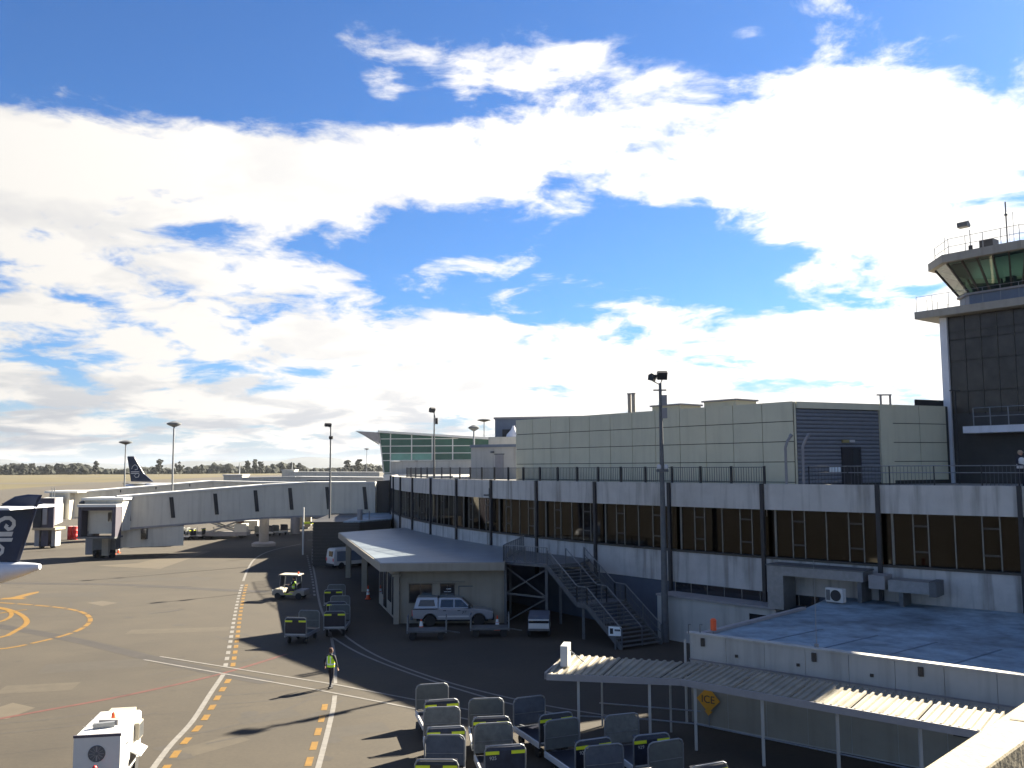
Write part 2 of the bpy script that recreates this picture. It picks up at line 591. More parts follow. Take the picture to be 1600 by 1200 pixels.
def put(name, m, parent=None, loc=None, rz=0.0, world=False, bevel=0.0):
    o = bpy.data.objects.new(name, m)
    COL.objects.link(o)
    if loc is not None:
        o.location = loc
        o.rotation_euler = (0, 0, rz)
    if parent is not None:
        o.parent = parent
        if world or loc is not None and world:
            o.matrix_parent_inverse = Matrix.Translation(-parent.location)
    if bevel:
        b = o.modifiers.new('bevel', 'BEVEL')
        b.width = bevel
        b.segments = 2
        b.limit_method = 'ANGLE'
    return o


def tag(o, label, cat=None, group=None, kind=None):
    if label:
        o['label'] = label
    if cat:
        o['category'] = cat
    if group:
        o['group'] = group
    if kind:
        o['kind'] = kind
    return o


def thing(name, label, cat, loc=(0, 0, 0), rz=0.0, group=None):
    o = bpy.data.objects.new(name, None)
    o.empty_display_size = 0.2
    COL.objects.link(o)
    o.location = loc
    o.rotation_euler = (0, 0, rz)
    return tag(o, label, cat, group)


def copy_thing(src, loc, rz, label=None, group=None):
    def rec(o, par):
        c = o.copy()
        COL.objects.link(c)
        c.parent = par
        for ch in list(o.children):
            rec(ch, c)
        return c
    r = rec(src, None)
    r.location = loc
    r.rotation_euler = (0, 0, rz)
    if label:
        r['label'] = label
    if group:
        r['group'] = group
    return r


def text_mesh(name, txt, size, material, parent, mtx, extrude=0.004):
    cu = bpy.data.curves.new(name, 'FONT')
    cu.body = txt
    cu.size = size
    cu.extrude = extrude
    cu.align_x = 'CENTER'
    cu.align_y = 'CENTER'
    tmp = bpy.data.objects.new(name + '_src', cu)
    COL.objects.link(tmp)
    dg = bpy.context.evaluated_depsgraph_get()
    m = bpy.data.meshes.new_from_object(tmp.evaluated_get(dg))
    bpy.data.objects.remove(tmp)
    bpy.data.curves.remove(cu)
    m.transform(mtx)
    m.materials.clear()
    m.materials.append(material)
    return put(name, m, parent)


def upright(origin, xdir, zdir=(0, 0, 1)):
    "matrix that stands text up: text x along xdir, text y along zdir"
    x = Vector(xdir).normalized()
    y = Vector(zdir).normalized()
    z = x.cross(y)
    m = Matrix((x, y, z)).transposed().to_4x4()
    return Matrix.Translation(origin) @ m


# ------------------------------------------------------------------ the ground
def sheet(name, poly, z, material, kind='structure', parent=None):
    o = MB().add([(p[0], p[1], z) for p in poly], [tuple(range(len(poly)))]).build(name, material, parent)
    if kind and parent is None:
        o['kind'] = kind
    return o


sheet('ground', [(-8800, -280), (8800, -280), (8800, 8800), (-8800, 8800)], -0.06, M_GRASS)
apron = sheet('apron', [(-330, -120), (330, -120), (330, 1300), (-330, 1300), (-305, 700), (-249, 436), (-330, 300)], 0.0, M_APRON)
sheet('taxiway', [(-1200, 585), (-285, 610), (-300, 660), (-1200, 640)], -0.03, M_TAXI)
sheet('runway', [(-1800, 1010), (-330, 1120), (-330, 1170), (-1800, 1060)], -0.03, M_TAXI)


def line(name, uv, w, m, z=0.008):
    MB().ribbon([G(*p) for p in uv], w, z).build(name, m, apron)


def smooth_path(uv, step=0.6, closed=False):
    "Catmull-Rom through surveyed ground points"
    P = [Vector(G(*p)) for p in uv]
    out = []
    for i in range(len(P) - 1):
        a, b, c, d = P[max(i - 1, 0)], P[i], P[i + 1], P[min(i + 2, len(P) - 1)]
        n = max(2, int((c - b).length / step))
        for k in range(n):
            t = k / n
            out.append(0.5 * ((2 * b) + (c - a) * t + (2 * a - 5 * b + 4 * c - d) * t * t + (3 * b - a - 3 * c + d) * t ** 3))
    out.append(P[-1])
    return out


def dashes(path, w, dash, gap, m, name='dash', off=0.0, z=0.008):
    acc, seg, on = 0.0, [path[0]], True
    for i in range(1, len(path)):
        a, b = path[i - 1], path[i]
        L_ = (b - a).length
        pos = 0.0
        while L_ - pos > 1e-6:
            lim = dash if on else gap
            st = min(lim - acc, L_ - pos)
            pos += st
            acc += st
            p = a.lerp(b, pos / L_)
            if on:
                seg.append(p)
            if acc >= lim - 1e-6:
                if on and len(seg) > 1:
                    MB().ribbon(seg, w, z).build(name, m, apron)
                on = not on
                acc = 0.0
                seg = [p]


def offset(path, d):
    out = []
    for i, p in enumerate(path):
        t = (path[min(i + 1, len(path) - 1)] - path[max(i - 1, 0)]).normalized()
        out.append(p + Vector((t.y, -t.x)) * d)
    return out


# roadway edge: white line, broken where it is crossed, yellow dashes beside it
pa = smooth_path([(215, 1235), (262, 1170), (300, 1128), (328, 1085), (349, 1054)])
MB().ribbon(pa, 0.22, 0.008).build('edge_line', M_WHITEP, apron)
pb = smooth_path([(352, 1042), (360, 1002), (366, 966), (373, 932), (379, 912)])
dashes(pb, 0.22, 0.85, 0.75, M_WHITEP)
pc = smooth_path([(380, 908), (388, 888), (400, 872), (425, 860), (470, 850)])
MB().ribbon(pc, 0.2, 0.008).build('edge_line', M_WHITEP, apron)
dashes(offset(pa, 0.42), 0.26, 0.8, 0.75, M_YELP)
dashes(offset(pb, 0.36), 0.24, 0.85, 0.75, M_YELP)
# second edge of the roadway
pd = smooth_path([(490, 1225), (503, 1178), (514, 1135), (521, 1104), (523, 1087)])
MB().ribbon(pd, 0.2, 0.008).build('edge_line', M_WHITEP, apron)
dashes(offset(pd, -0.36), 0.24, 0.95, 0.8, M_YELP)
pd2 = smooth_path([(524, 1068), (523, 1030), (515, 985), (500, 945), (493, 905), (488, 870), (494, 845), (520, 828)])
MB().ribbon(pd2, 0.16, 0.008).build('edge_line', M_WHITEP, apron)
# crossing lines
line('crossing_line', [(225, 1031), (350, 1053), (500, 1079), (600, 1098), (760, 1130)], 0.14, M_WHITEP, 0.012)
line('crossing_line', [(250, 1026), (400, 1050), (520, 1069), (640, 1092), (790, 1120)], 0.14, M_WHITEP, 0.012)
for uv in ([(524, 976), (545, 998), (600, 1030), (700, 1066), (830, 1098), (960, 1120)],
           [(513, 992), (560, 1020), (640, 1052), (760, 1090), (870, 1116)]):
    MB().ribbon(smooth_path(uv), 0.15, 0.008).build('road_line', M_WHITEP, apron)
for uv in ([(480, 868), (488, 905), (492, 935)],):
    dashes(smooth_path(uv), 0.18, 1.0, 1.0, M_WHITEP)
for (u, v, w) in ((494, 836, 9), (489, 844, 8)):
    a, b = G(u - w, v), G(u + w, v)
    MB().ribbon([a, b], 0.5, 0.009).build('stop_bar', M_WHITEP, apron)
# red clearance line
MB().ribbon(smooth_path([(-60, 1134), (60, 1112), (200, 1086), (345, 1053), (448, 1022)]), 0.24, 0.006).build('red_line', M_REDP, apron)
# yellow stand markings: rings and lead-in arcs
outer = smooth_path([(-60, 1018), (10, 1013), (60, 1003), (100, 993), (128, 982), (141, 970), (135, 960), (115, 953), (80, 948), (20, 943), (-50, 939)])
dashes(outer, 0.30, 1.5, 0.35, M_YELP, 'yellow_dash')
inner = smooth_path([(-70, 1001), (0, 996), (24, 986), (40, 976), (41, 968), (30, 959), (8, 951), (-30, 945)])
MB().ribbon(inner, 0.34, 0.008).build('yellow_arc', M_YELP, apron)
MB().ribbon(smooth_path([(-30, 978), (5, 970), (18, 961), (10, 953), (-20, 949)]), 0.28, 0.012).build('yellow_arc', M_YELP, apron)
MB().ribbon(smooth_path([(-40, 966), (8, 957), (30, 954), (42, 953)]), 0.22, 0.016).build('yellow_arc', M_YELP, apron)
a0 = Vector(G(18, 936))
MB().add([(a0.x - .9, a0.y - .2, .009), (a0.x + .9, a0.y - .2, .009), (a0.x + .9, a0.y + .55, .009), (a0.x + .35, a0.y + .8, .009),
          (a0.x + .3, a0.y + 3.4, .009), (a0.x - .1, a0.y + 4.2, .009), (a0.x - .4, a0.y + 3.2, .009), (a0.x - .5, a0.y + .8, .009), (a0.x - .9, a0.y + .55, .009)],
         [tuple(range(9))]).build('stand_arrow', M_YELP, apron)
# slabs, patches and tar bands
for uv in ([(215, 880), (285, 863), (330, 861), (250, 889), (150, 884)], [(-40, 1118), (20, 1098), (55, 1106), (10, 1124)],
           [(135, 942), (160, 939), (184, 942), (160, 947)]):
    MB().add([(*G(*p), 0.004) for p in uv], [tuple(range(len(uv)))]).build('concrete_patch', M_SLAB, apron)
MB().ribbon(smooth_path([(-40, 911), (80, 912), (200, 914), (330, 921), (420, 925)]), 1.1, 0.003).build('tar_band', M_SEAM, apron)
MB().ribbon(smooth_path([(-20, 975), (60, 989), (140, 1005), (230, 1027), (345, 1052), (420, 1066)]), 0.9, 0.003).build('tar_band', M_SEAM, apron)
for uv in ([(168, 893), (222, 892)], [(232, 959), (262, 956), (286, 952)], [(195, 965), (208, 965)], [(210, 918), (300, 916)]):
    MB().ribbon([G(*p) for p in uv], 0.35, 0.005).build('oil_streak', M_SEAM, apron)


for k in range(16):
    u, v = random.uniform(-40, 420), random.uniform(895, 1180)
    a = Vector(G(u, v))
    h = random.uniform(-.5, 2.2)
    pts = []
    for j in range(9):
        pts.append(a.copy())
        a += Vector((math.cos(h), math.sin(h))) * random.uniform(.6, 1.0)
        h += random.uniform(.02, .12)
    for off in (-.75, .75):
        MB().ribbon(offset(pts, off), .16, .0022 + .00005 * k).build('tyre_mark', M_TYREMK, apron)
for (u, v, w_, h_, a, m) in ((150, 1040, 5, 2.2, .3, 0), (60, 1075, 3.2, 1.6, .2, 1), (420, 1120, 2.4, 1.2, .6, 0), (280, 985, 6, 1.5, .15, 1), (90, 930, 7, 2.5, .1, 0), (330, 1165, 2.6, 1.1, .9, 1), (250, 905, 9, 2.2, .05, 0), (560, 1140, 2.2, 1.3, .4, 0)):
    c = Vector(G(u, v))
    e1, e2 = Vector((math.cos(a), math.sin(a))), Vector((-math.sin(a), math.cos(a)))
    q = [c + e1 * x * w_ / 2 + e2 * y * h_ / 2 for x, y in ((-1, -1), (1, -1), (1, 1), (-1, 1))]
    MB().add([(p.x, p.y, .0019) for p in q], [(0, 1, 2, 3)]).build('repair_patch', (M_REPA, M_REPB)[m], apron)
for k in range(26):
    c = Vector(G(random.uniform(0, 620), random.uniform(900, 1195)))
    r0 = random.uniform(.15, .55)
    pts = [(c.x + r0 * random.uniform(.6, 1.2) * math.cos(t * .6283), c.y + r0 * random.uniform(.6, 1.2) * math.sin(t * .6283), .0027 + .00004 * k) for t in range(10)]
    MB().add(pts, [tuple(range(10))]).build('oil_stain', M_TYREMK, apron)
for k in range(7):
    p = G(-60 + 40 * k, 1185 - 42 * k)
    q = (p[0] + 26, p[1] + 10)
    MB().ribbon([p, q], .035, .0016).build('slab_joint', M_SEAM, apron)


# ------------------------------------------------------------------ terminal concourse (curved)
CX, CY, CR = 84.302, 119.919, 99.573
F0, DF = -2.86535, 0.0633788
ZT, ZB, ZS, ZL = 8.93, 7.53, 4.88, 3.1     # top of band, bottom of band, sill, bottom of spandrel


def arc(i, r=0.0):
    "plan point at column i, r metres out from the facade towards the apron"
    a = F0 + DF * i
    return (CX + (CR + r) * math.cos(a), CY + (CR + r) * math.sin(a))


def bay(i):
    a, b = Vector(arc(i)), Vector(arc(i + 1))
    d = b - a
    return a, d.length, math.atan2(d.y, d.x)


I0, I1 = -4, 13
term = thing('terminal_concourse', 'long curved grey concrete terminal with a strip of bronze windows', 'building', (*arc(5), 0))


def tput(name, m, loc, rz, parent=term):
    return put(name, m, parent, loc=loc, rz=rz, world=True)


BL = bay(5)[1]


def bmesh_(name, m, *boxes):
    b = MB()
    for x in boxes:
        b.box(*x)
    me = b.mesh(name)
    me.materials.append(m)
    return me


me_par = bmesh_('parapet_panel', M_CONC, (0.02, BL - 0.02, 0, 0.28, ZB, ZT))
me_spa = bmesh_('spandrel_panel', M_SPAN, (0.02, BL - 0.02, 0, 0.28, ZL, ZS))
me_sil = bmesh_('window_sill', M_BRONZE, (0, BL, -0.05, 0.5, ZS, ZS + 0.10))
me_pip = bmesh_('downpipe', M_DARKM, (-0.10, 0.10, -0.16, 0.04, 2.4, ZT + 0.02))
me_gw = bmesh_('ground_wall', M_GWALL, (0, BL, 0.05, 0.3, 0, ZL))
ZW0, ZW1 = ZS + 0.10, ZB + 0.01
FR = [0.0, .085, .24, .35, .54, .73, .85, 1.0]
me_mul = bmesh_('mullion', M_MULL, (-0.028, 0.028, 0.36, 0.46, ZW0, ZW1))
me_mulw = bmesh_('mullion', M_MULL, (-0.055, 0.055, 0.34, 0.48, ZW0, ZW1))
panes, trans = [], []
for k in range(len(FR) - 1):
    x0, x1 = FR[k] * BL + 0.03, FR[k + 1] * BL - 0.03
    panes.append(bmesh_('window_pane', G_TERM, (x0, x1, 0.40, 0.415, ZW0, ZW1)))
for k in (2, 5):
    x0, x1 = FR[k] * BL + 0.03, FR[k + 1] * BL - 0.03
    for fz in (0.76, 0.27):
        z = ZW0 + (ZW1 - ZW0) * fz
        trans.append(bmesh_('transom', M_BRONZE, (x0, x1, 0.37, 0.43, z - 0.04, z + 0.04)))
for i in range(I0, I1):
    a, L_, rz = bay(i)
    loc = (a.x, a.y, 0)
    tput('parapet_panel', me_par, loc, rz)
    tput('spandrel_panel', me_spa, loc, rz)
    tput('window_sill', me_sil, loc, rz)
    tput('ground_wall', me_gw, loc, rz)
    tput('downpipe', me_pip, loc, rz)
    c, s = math.cos(rz), math.sin(rz)
    for k, f in enumerate(FR[1:-1]):
        tput('mullion', me_mulw if k == 0 else me_mul, (a.x + c * f * BL, a.y + s * f * BL, 0), rz)
    for m in panes:
        tput('window_pane', m, loc, rz)
    for m in trans:
        tput('transom', m, loc, rz)
ids = [I0 + 0.5 * k for k in range(int((I1 - I0) * 2) + 1)]
outer_ = [arc(i, -0.26) for i in ids]
inner_ = [arc(i, -34) for i in ids][::-1]
MB().prism(outer_ + inner_, 7.6, 8.80).build('roof_deck', M_DECK, term, world=True)
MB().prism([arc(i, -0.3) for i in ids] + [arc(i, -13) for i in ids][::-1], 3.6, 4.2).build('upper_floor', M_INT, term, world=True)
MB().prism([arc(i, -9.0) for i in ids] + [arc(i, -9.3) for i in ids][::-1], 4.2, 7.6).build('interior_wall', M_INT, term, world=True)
MB().prism([arc(I0, -0.3), arc(I0, -34), arc(I0 + .03, -34), arc(I0 + .03, -0.3)], 0, 7.6).build('end_wall', M_CONC, term, world=True)
for i in (0.6, 1.7, 3.55, 4.2, 6.3, 8.12, 9.25, 9.32, 10.2):
    x, y = arc(i, -2.6)
    MB().box(x - .3, x + .3, y - .3, y + .3, 4.2, 7.6).build('interior_column', M_INTY, term, world=True)
for (i, r, h, m) in ((3.2, 1.6, 1.5, M_VEHW), (3.6, 1.5, 2.4, M_TAPE), (2.4, 2, 1.1, M_REFL), (7.4, 3, 2.1, M_INTY), (8.6, 1.4, .9, M_TAPE), (8.9, 1.5, .7, M_ORNG),
                  (10.4, 1.5, 1.0, M_TAPE), (6.6, 2.5, .9, M_BLACK), (9.6, 2.0, 1.1, M_RED), (1.2, 2, 1.6, M_VEHW)):
    x, y = arc(i, -r)
    MB().box(x - .45, x + .45, y - .3, y + .3, 4.2, 4.2 + h).build('interior_kiosk', m, term, world=True)
rng = random.Random(5)
M_CURT = [M_BLACK, M_TDARK, mat('olive_curtain', (0.07, 0.062, 0.03), 0.9), mat('brown_partition', (0.05, 0.03, 0.018), 0.8)]
for i in range(0, 11):
    a, L_, rz = bay(i)
    for k in range(7):
        if rng.random() < .45:
            x0, x1 = FR[k] * BL + rng.uniform(.05, .3), FR[k + 1] * BL - .05
            if x1 - x0 < .2:
                continue
            z0 = ZW0 if rng.random() < .6 else ZW0 + rng.uniform(.8, 1.6)
            y0 = rng.uniform(.55, 2.2)
            tput('window_partition', bmesh_('window_partition', rng.choice(M_CURT), (x0, x1, y0, y0 + .04, z0, ZW1)), (a.x, a.y, 0), rz)
for i in (7,):  # pale strips stand in for light reflected along the top of the panes
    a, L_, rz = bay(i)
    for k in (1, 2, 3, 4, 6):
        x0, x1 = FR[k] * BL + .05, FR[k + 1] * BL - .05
        tput('reflection_strip', bmesh_('reflection_strip', M_SHIRT, (x0, x1, .5, .52, ZW1 - .42, ZW1)), (a.x, a.y, 0), rz)
# doorway to the stair landing
a, L_, rz = bay(5.55)
MB().box(0.2, 2.2, -0.06, 0.1, 3.95, ZS + 0.02).build('landing_door', M_BLACK, term)
term.children[-1].matrix_parent_inverse = Matrix.Translation(-term.location)
term.children[-1].location = (a.x, a.y, 0)
term.children[-1].rotation_euler = (0, 0, rz)

# deck railing on the curved parapet
rail = thing('deck_railing', 'black balustrade with fine bars along the curved terminal roof edge', 'railing', (*arc(5), ZT))
me_post = bmesh_('rail_post', M_DARKM, (-0.055, 0.055, 0.08, 0.19, ZT, ZT + 0.98))
sub = 3
for i3 in range(0, int(7.97 * 3) + 1):
    i = 0.55 + i3 / 3 - 0.215
    if i > 8.1:
        break
    a, b = Vector(arc(i, -0.12)), Vector(arc(i + 1 / 3, -0.12))
    rz = math.atan2((b - a).y, (b - a).x)
    tput('rail_post', me_post, (a.x, a.y, 0), rz, rail)
    if i + 1 / 3 < 8.2:
        LL = (b - a).length
        key = 'bars'
        mb = MB()
        nb = 13
        for k in range(1, nb):
            x = LL * k / nb
            mb.box(x - .011, x + .011, 0.12, 0.142, ZT + .06, ZT + .90)
        mb.box(0, LL, 0.115, 0.15, ZT + .90, ZT + .94)
        mb.box(0, LL, 0.115, 0.15, ZT + .04, ZT + .07)
        o = mb.build('baluster_panel', M_DSTEEL, rail)
        o.matrix_parent_inverse = Matrix.Translation(-rail.location)
        o.location = (a.x, a.y, 0)
        o.rotation_euler = (0, 0, rz)
rail2 = thing('pipe_railing', 'thin pipe railing with dark infill in front of the control tower', 'railing', (*arc(9.5), ZT))
for i3 in range(0, 13):
    i = 8.42 + i3 / 3
    a, b = Vector(arc(i, -0.2)), Vector(arc(i + 1 / 3, -0.2))
    MB().tube((a.x, a.y, ZT - .1), (a.x, a.y, ZT + .95), 0.035).build('rail_post', M_DARKM, rail2, world=True)
    for z in (ZT + .95, ZT + .62):
        MB().tube((a.x, a.y, z), (b.x, b.y, z), 0.022).build('pipe_rail', M_STEEL, rail2, world=True)
    if i3 < 3 or i3 in (4, 5):
        mb = MB()
        for k in range(1, 12):
            p = a.lerp(b, k / 12)
            mb.tube((p.x, p.y, ZT), (p.x, p.y, ZT + .92), 0.012, n=4)
        mb.build('baluster_panel', M_DSTEEL, rail2, world=True)


# ------------------------------------------------------------------ plant room on the roof
PL, PR, PE = Vector((0.30, 68.6)), Vector((15.55, 49.5)), Vector((26.3, 54.4))
PZ, PH = 13.49, 1.12
plant = thing('rooftop_plant_room', 'beige panelled plant room with slate roller wall on the terminal roof', 'building', (PL.x, PL.y, 8.8))
back = Vector((0.78, 0.6258)) * 16
MB().prism([tuple(PL + Vector((.04, .04))), tuple(PR + Vector((0.02, .05))), tuple(PE + Vector((-.03, .04))), tuple(PE + back * .6), tuple(PL + back)], 8.8, PZ - 0.04).build('core_wall', M_JOINT, plant, world=True)


def panel_wall(p0, p1, n, z0, z1, rows, m, parent, gap=0.02, th=0.05, name='wall_panel'):
    d = (p1 - p0)
    L_ = d.length
    rz = math.atan2(d.y, d.x)
    w = L_ / n
    for r in range(rows):
        h = (z1 - z0) / rows
        me = bmesh_(name, m, (gap, w - gap, -th, 0.0, z0 + r * h + gap, z0 + (r + 1) * h - gap))
        for k in range(n):
            p = p0 + d * (k / n)
            put(name, me, parent, loc=(p.x, p.y, 0), rz=rz, world=True)


panel_wall(PL, PR, 12, PZ - 5 * PH + .9, PZ - 4 * PH, 1, M_BEIGE, plant)
panel_wall(PL, PR, 12, PZ - 4 * PH, PZ, 4, M_BEIGE, plant)


def on(u, p0, p1):
    "point of the wall p0-p1 on the bearing of column u"
    k = (u - 800) / FPX * 1.0
    d = p1 - p0
    t = (k * p0.y - p0.x) / (d.x - k * d.y)
    return p0 + d * t


qa, qb, qc = on(1243, PR, PE), on(1372, PR, PE), on(1392, PR, PE)
panel_wall(PR, qa, 1, 8.85, PZ - .02, 1, M_BEIGE, plant)
panel_wall(qb, qc, 1, 8.85, PZ - .02, 1, M_BEIGE, plant, th=.14)
panel_wall(qc, PE, 2, 9.01, PZ - .02, 4, M_BEIGE, plant)
panel_wall(qa, qb, 1, PZ - .42, PZ - .02, 1, M_BEIGE, plant, th=.16)
# roller wall of slats, set back
d = qb - qa
rz = math.atan2(d.y, d.x)
nsl = 19
for k in range(nsl):
    z0 = 8.9 + k * (PZ - .42 - 8.9) / nsl
    h = (PZ - .42 - 8.9) / nsl
    mb = MB().side([(0.0, z0 + .01), (-.05, z0 + h * .35), (-.05, z0 + h * .75), (0.0, z0 + h - .01), (.03, z0 + h - .01), (.03, z0 + .01)], 0.02, d.length - .02)
    o = mb.build('roller_slat', M_LOUV, plant)
    o.matrix_parent_inverse = Matrix.Translation(-plant.location)
    o.location = (qa.x, qa.y, 0)
    o.rotation_euler = (0, 0, rz)


def wall_item(name, p0, d, x0, x1, y0, y1, z0, z1, m, parent):
    o = MB().box(x0, x1, y0, y1, z0, z1).build(name, m, parent)
    o.matrix_parent_inverse = Matrix.Translation(-parent.location)
    o.location = (p0.x, p0.y, 0)
    o.rotation_euler = (0, 0, math.atan2(d.y, d.x))
    return o


def xs(u):
    return (on(u, PR, PE) - qa).length


dr = wall_item('door', qa, d, xs(1311), xs(1341), -.12, -.055, 8.86, 10.95, M_DARKM, plant)
o = wall_item('door_pane', qa, d, xs(1327), xs(1339), -.135, -.121, 9.3, 10.85, M_CARGLS, plant)
wall_item('exit_sign', qa, d, xs(1312), xs(1322), -.16, -.07, 11.2, 11.36, M_INTY, plant)
wall_item('door_lamp', qa, d, xs(1323), xs(1331), -.16, -.07, 11.22, 11.36, M_LAMPL, plant)
for u in (1291.5, 1296, 1300.5, 1305):
    wall_item('notice_plate', qa, d, xs(u), xs(u + 3.6), -.1, -.06, 9.55, 9.82, M_REFL, plant)
# roof plant: cowls and flues
dd = (PR - PL).normalized()
nb = Vector((0.78, 0.6258))


def roof_pt(u, back_):
    p = on(u, PL, PR)
    return p + nb * back_


for (u0, u1, h) in ((1003, 1047, .42), (1084, 1134, .46)):
    p0, p1 = on(u0, PL, PR), on(u1, PL, PR)
    a, b = p0 + nb * 1.0, p1 + nb * 1.0
    MB().prism([tuple(a), tuple(b), tuple(b + nb * 2), tuple(a + nb * 2)], PZ - .06, PZ + h - .1,
               ).build('roof_cowl', M_BEIGE, plant, world=True)
    c0, c1 = a - dd * .12 - nb * .12, b + dd * .12 - nb * .12
    MB().prism([tuple(c0), tuple(c1), tuple(c1 + nb * 2.2), tuple(c0 + nb * 2.2)], PZ + h - .1, PZ + h).build('cowl_lid', M_FASC, plant, world=True)
for u in (964.3, 970.6):
    p = on(u, PL, PR) + nb * 1.2
    MB().tube((p.x, p.y, PZ - .1), (p.x, p.y, PZ + 1.32), 0.125, n=12).build('flue_pipe', M_TOWERC, plant, smooth=True, world=True)
    MB().lathe([(.09, 0), (.16, 0), (.16, .07), (.09, .07)], (p.x, p.y, PZ + 1.32)).build('flue_cap', M_FASC, plant, world=True)
p = on(1384, PR, PE) + Vector((.4, .9))
mb = MB()
for sx in (-.28, .28):
    mb.box(p.x + sx - .05, p.x + sx + .05, p.y - .05, p.y + .05, PZ - .05, PZ + .55)
mb.box(p.x - .5, p.x + .36, p.y - .06, p.y + .06, PZ + .55, PZ + .63)
mb.build('roof_frame', M_FASC, plant, world=True)
a, b = on(1432, PR, PE) + Vector((.3, .8)), on(1486, PR, PE) + Vector((.3, .8))
MB().prism([tuple(a), tuple(b), tuple(b + Vector((.6, 1.4))), tuple(a + Vector((.6, 1.4)))], PZ - .05, PZ + .38).build('roof_cowl', M_TDARK, plant, world=True)
# bent vent pipes by the corner
for u, dz in ((1225.5, 0.0), (1252.5, 0.0)):
    a = Vector(arc(8.25 if u < 1240 else 8.43, -0.5))
    k = (u - 800) / FPX
    y = a.y
    x = k * y
    vp = thing('vent_pipe', 'bent grey vent pipe on the deck by the plant room corner', 'pipe', (x, y, 8.8), 0, 'bent vent pipes at the plant room corner')
    MB().path([(0, 0, 0), (0, 0, 2.1), (.12, 0, 2.45), (.30, 0, 2.72)], .075, 8).build('pipe_run', M_FASC, vp, smooth=True)
    MB().tube((.28, 0, 2.69), (.36, 0, 2.82), .1, .1, 8).build('pipe_mouth', M_STEEL, vp)

# white stair hut and grey service box left of the plant room
hy = 85.0
hx0, hx1, hz = (735.5 - 800) / FPX * hy, (812 - 800) / FPX * 82, 11.75
hut2 = thing('rooftop_stair_hut', 'small white stair hut with pale door on the terminal roof', 'building', (-1.5, 84, 8.8))
MB().prism([(hx0, hy), (hx1, 82.6), (hx1 + 1, 88), (hx0 + .6, 90)], 8.8, hz).build('hut_wall', M_WALLW, hut2, world=True)
MB().prism([(hx0 - .12, hy - .12), (hx1 - .02, 82.45), (hx1 + 1, 88.1), (hx0 + .5, 90.1)], hz, hz + .26).build('hut_eave', M_TBLUE, hut2, world=True)
dv = Vector((hx1 - hx0, 82.6 - hy))
p = Vector((hx0, hy)) + dv * .50
wall_item('hut_door', p, dv, 0, .9, -.05, .02, 8.85, 11.05, M_FASC, hut2)
wall_item('door_frame', p, dv, -.08, .98, -.03, .02, 11.05, 11.15, M_DSTEEL, hut2)
wall_item('wall_lamp', p, dv, -.4, -.1, -.2, .02, 11.2, 11.38, M_DSTEEL, hut2)
sD = 97.0
sx0, sz = (773 - 800) / FPX * sD, 15.25
sb = thing('rooftop_service_box', 'blue-grey plant box behind the white stair hut with dark louvre', 'plant box', (2, sD, 8.8))
MB().prism([(sx0, sD), (12, sD - 3), (13, sD + 5), (sx0 + 1, sD + 8)], 8.8, sz - .2).build('box_wall', M_TBLUE, sb, world=True)
MB().prism([(sx0 - .15, sD - .15), (12.1, sD - 3.2), (13.1, sD + 5.1), (sx0 + 1, sD + 8.2)], sz - .2, sz).build('box_roof', M_FASC, sb, world=True)
MB().box(sx0 + .8, sx0 + 2.3, sD - 1.0, sD - .3, 13.1, 13.9).build('louvre', M_DARKM, sb, world=True)
MB().prism([(sx0 - .6, sD - 4), (sx0 + 4, sD - 5), (sx0 + 4.5, sD - 1.2), (sx0 - .2, sD - .5)], 8.8, 13.0).build('lower_box', M_WALLW, sb, world=True)
MB().lathe([(.8, 0), (.7, .3), (.3, .75), (.15, 1.05), (.12, 1.2)], (sx0 + 2.0, sD - 3, 13.0), n=16).build('vent_dome', M_TOWERW, sb, smooth=True, world=True)


# ------------------------------------------------------------------ control tower
TW = (26.6, 55.0)
TRZ = math.atan2(-.792, .611)
tower = thing('control_tower', 'dark glazed control tower with slanted green cab and pale roof slab', 'tower', (*TW, 8.8), TRZ)
T0 = 8.8


def tb(name, m, *b):
    mb = MB()
    for (x0, x1, y0, y1, z0, z1) in b:
        mb.box(x0, x1, y0, y1, z0 - T0, z1 - T0)
    return mb.build(name, m, tower)


tb('shaft_core', M_TDARK, (0.45, 6.4, 0.12, 9.0, 8.8, 18.95))
tb('corner_fin', M_TOWERW, (0.0, 0.42, -0.15, 9.0, 8.8, 18.95))
tb('lower_cladding', M_TDARK, (0.45, 6.4, 0.0, 0.12, 8.8, 12.95))
rows = [12.98, 14.3, 16.2, 17.5, 17.97, 18.93]
for k in range(6):
    for r in range(5):
        x0 = 0.47 + k * 0.945
        tb('curtain_pane', G_TOWER, (x0 + .03, x0 + .945 - .03, 0.03, 0.10, rows[r] + .03, rows[r + 1] - .03))
tb('curtain_frame', M_BRONZE, *[(0.47 + k * .945 - .02, 0.47 + k * .945 + .02, 0.0, 0.11, 12.95, 18.95) for k in range(7)])
tb('gallery_slab', M_TOWERC, (-1.2, 7.1, -0.85, 10.0, 18.97, 19.42))


def octo(x0, x1, y0, y1, c):
    return [(x0 + c, y0), (x1 - c, y0), (x1, y0 + c), (x1, y1 - c), (x1 - c, y1), (x0 + c, y1), (x0, y1 - c), (x0, y0 + c)]


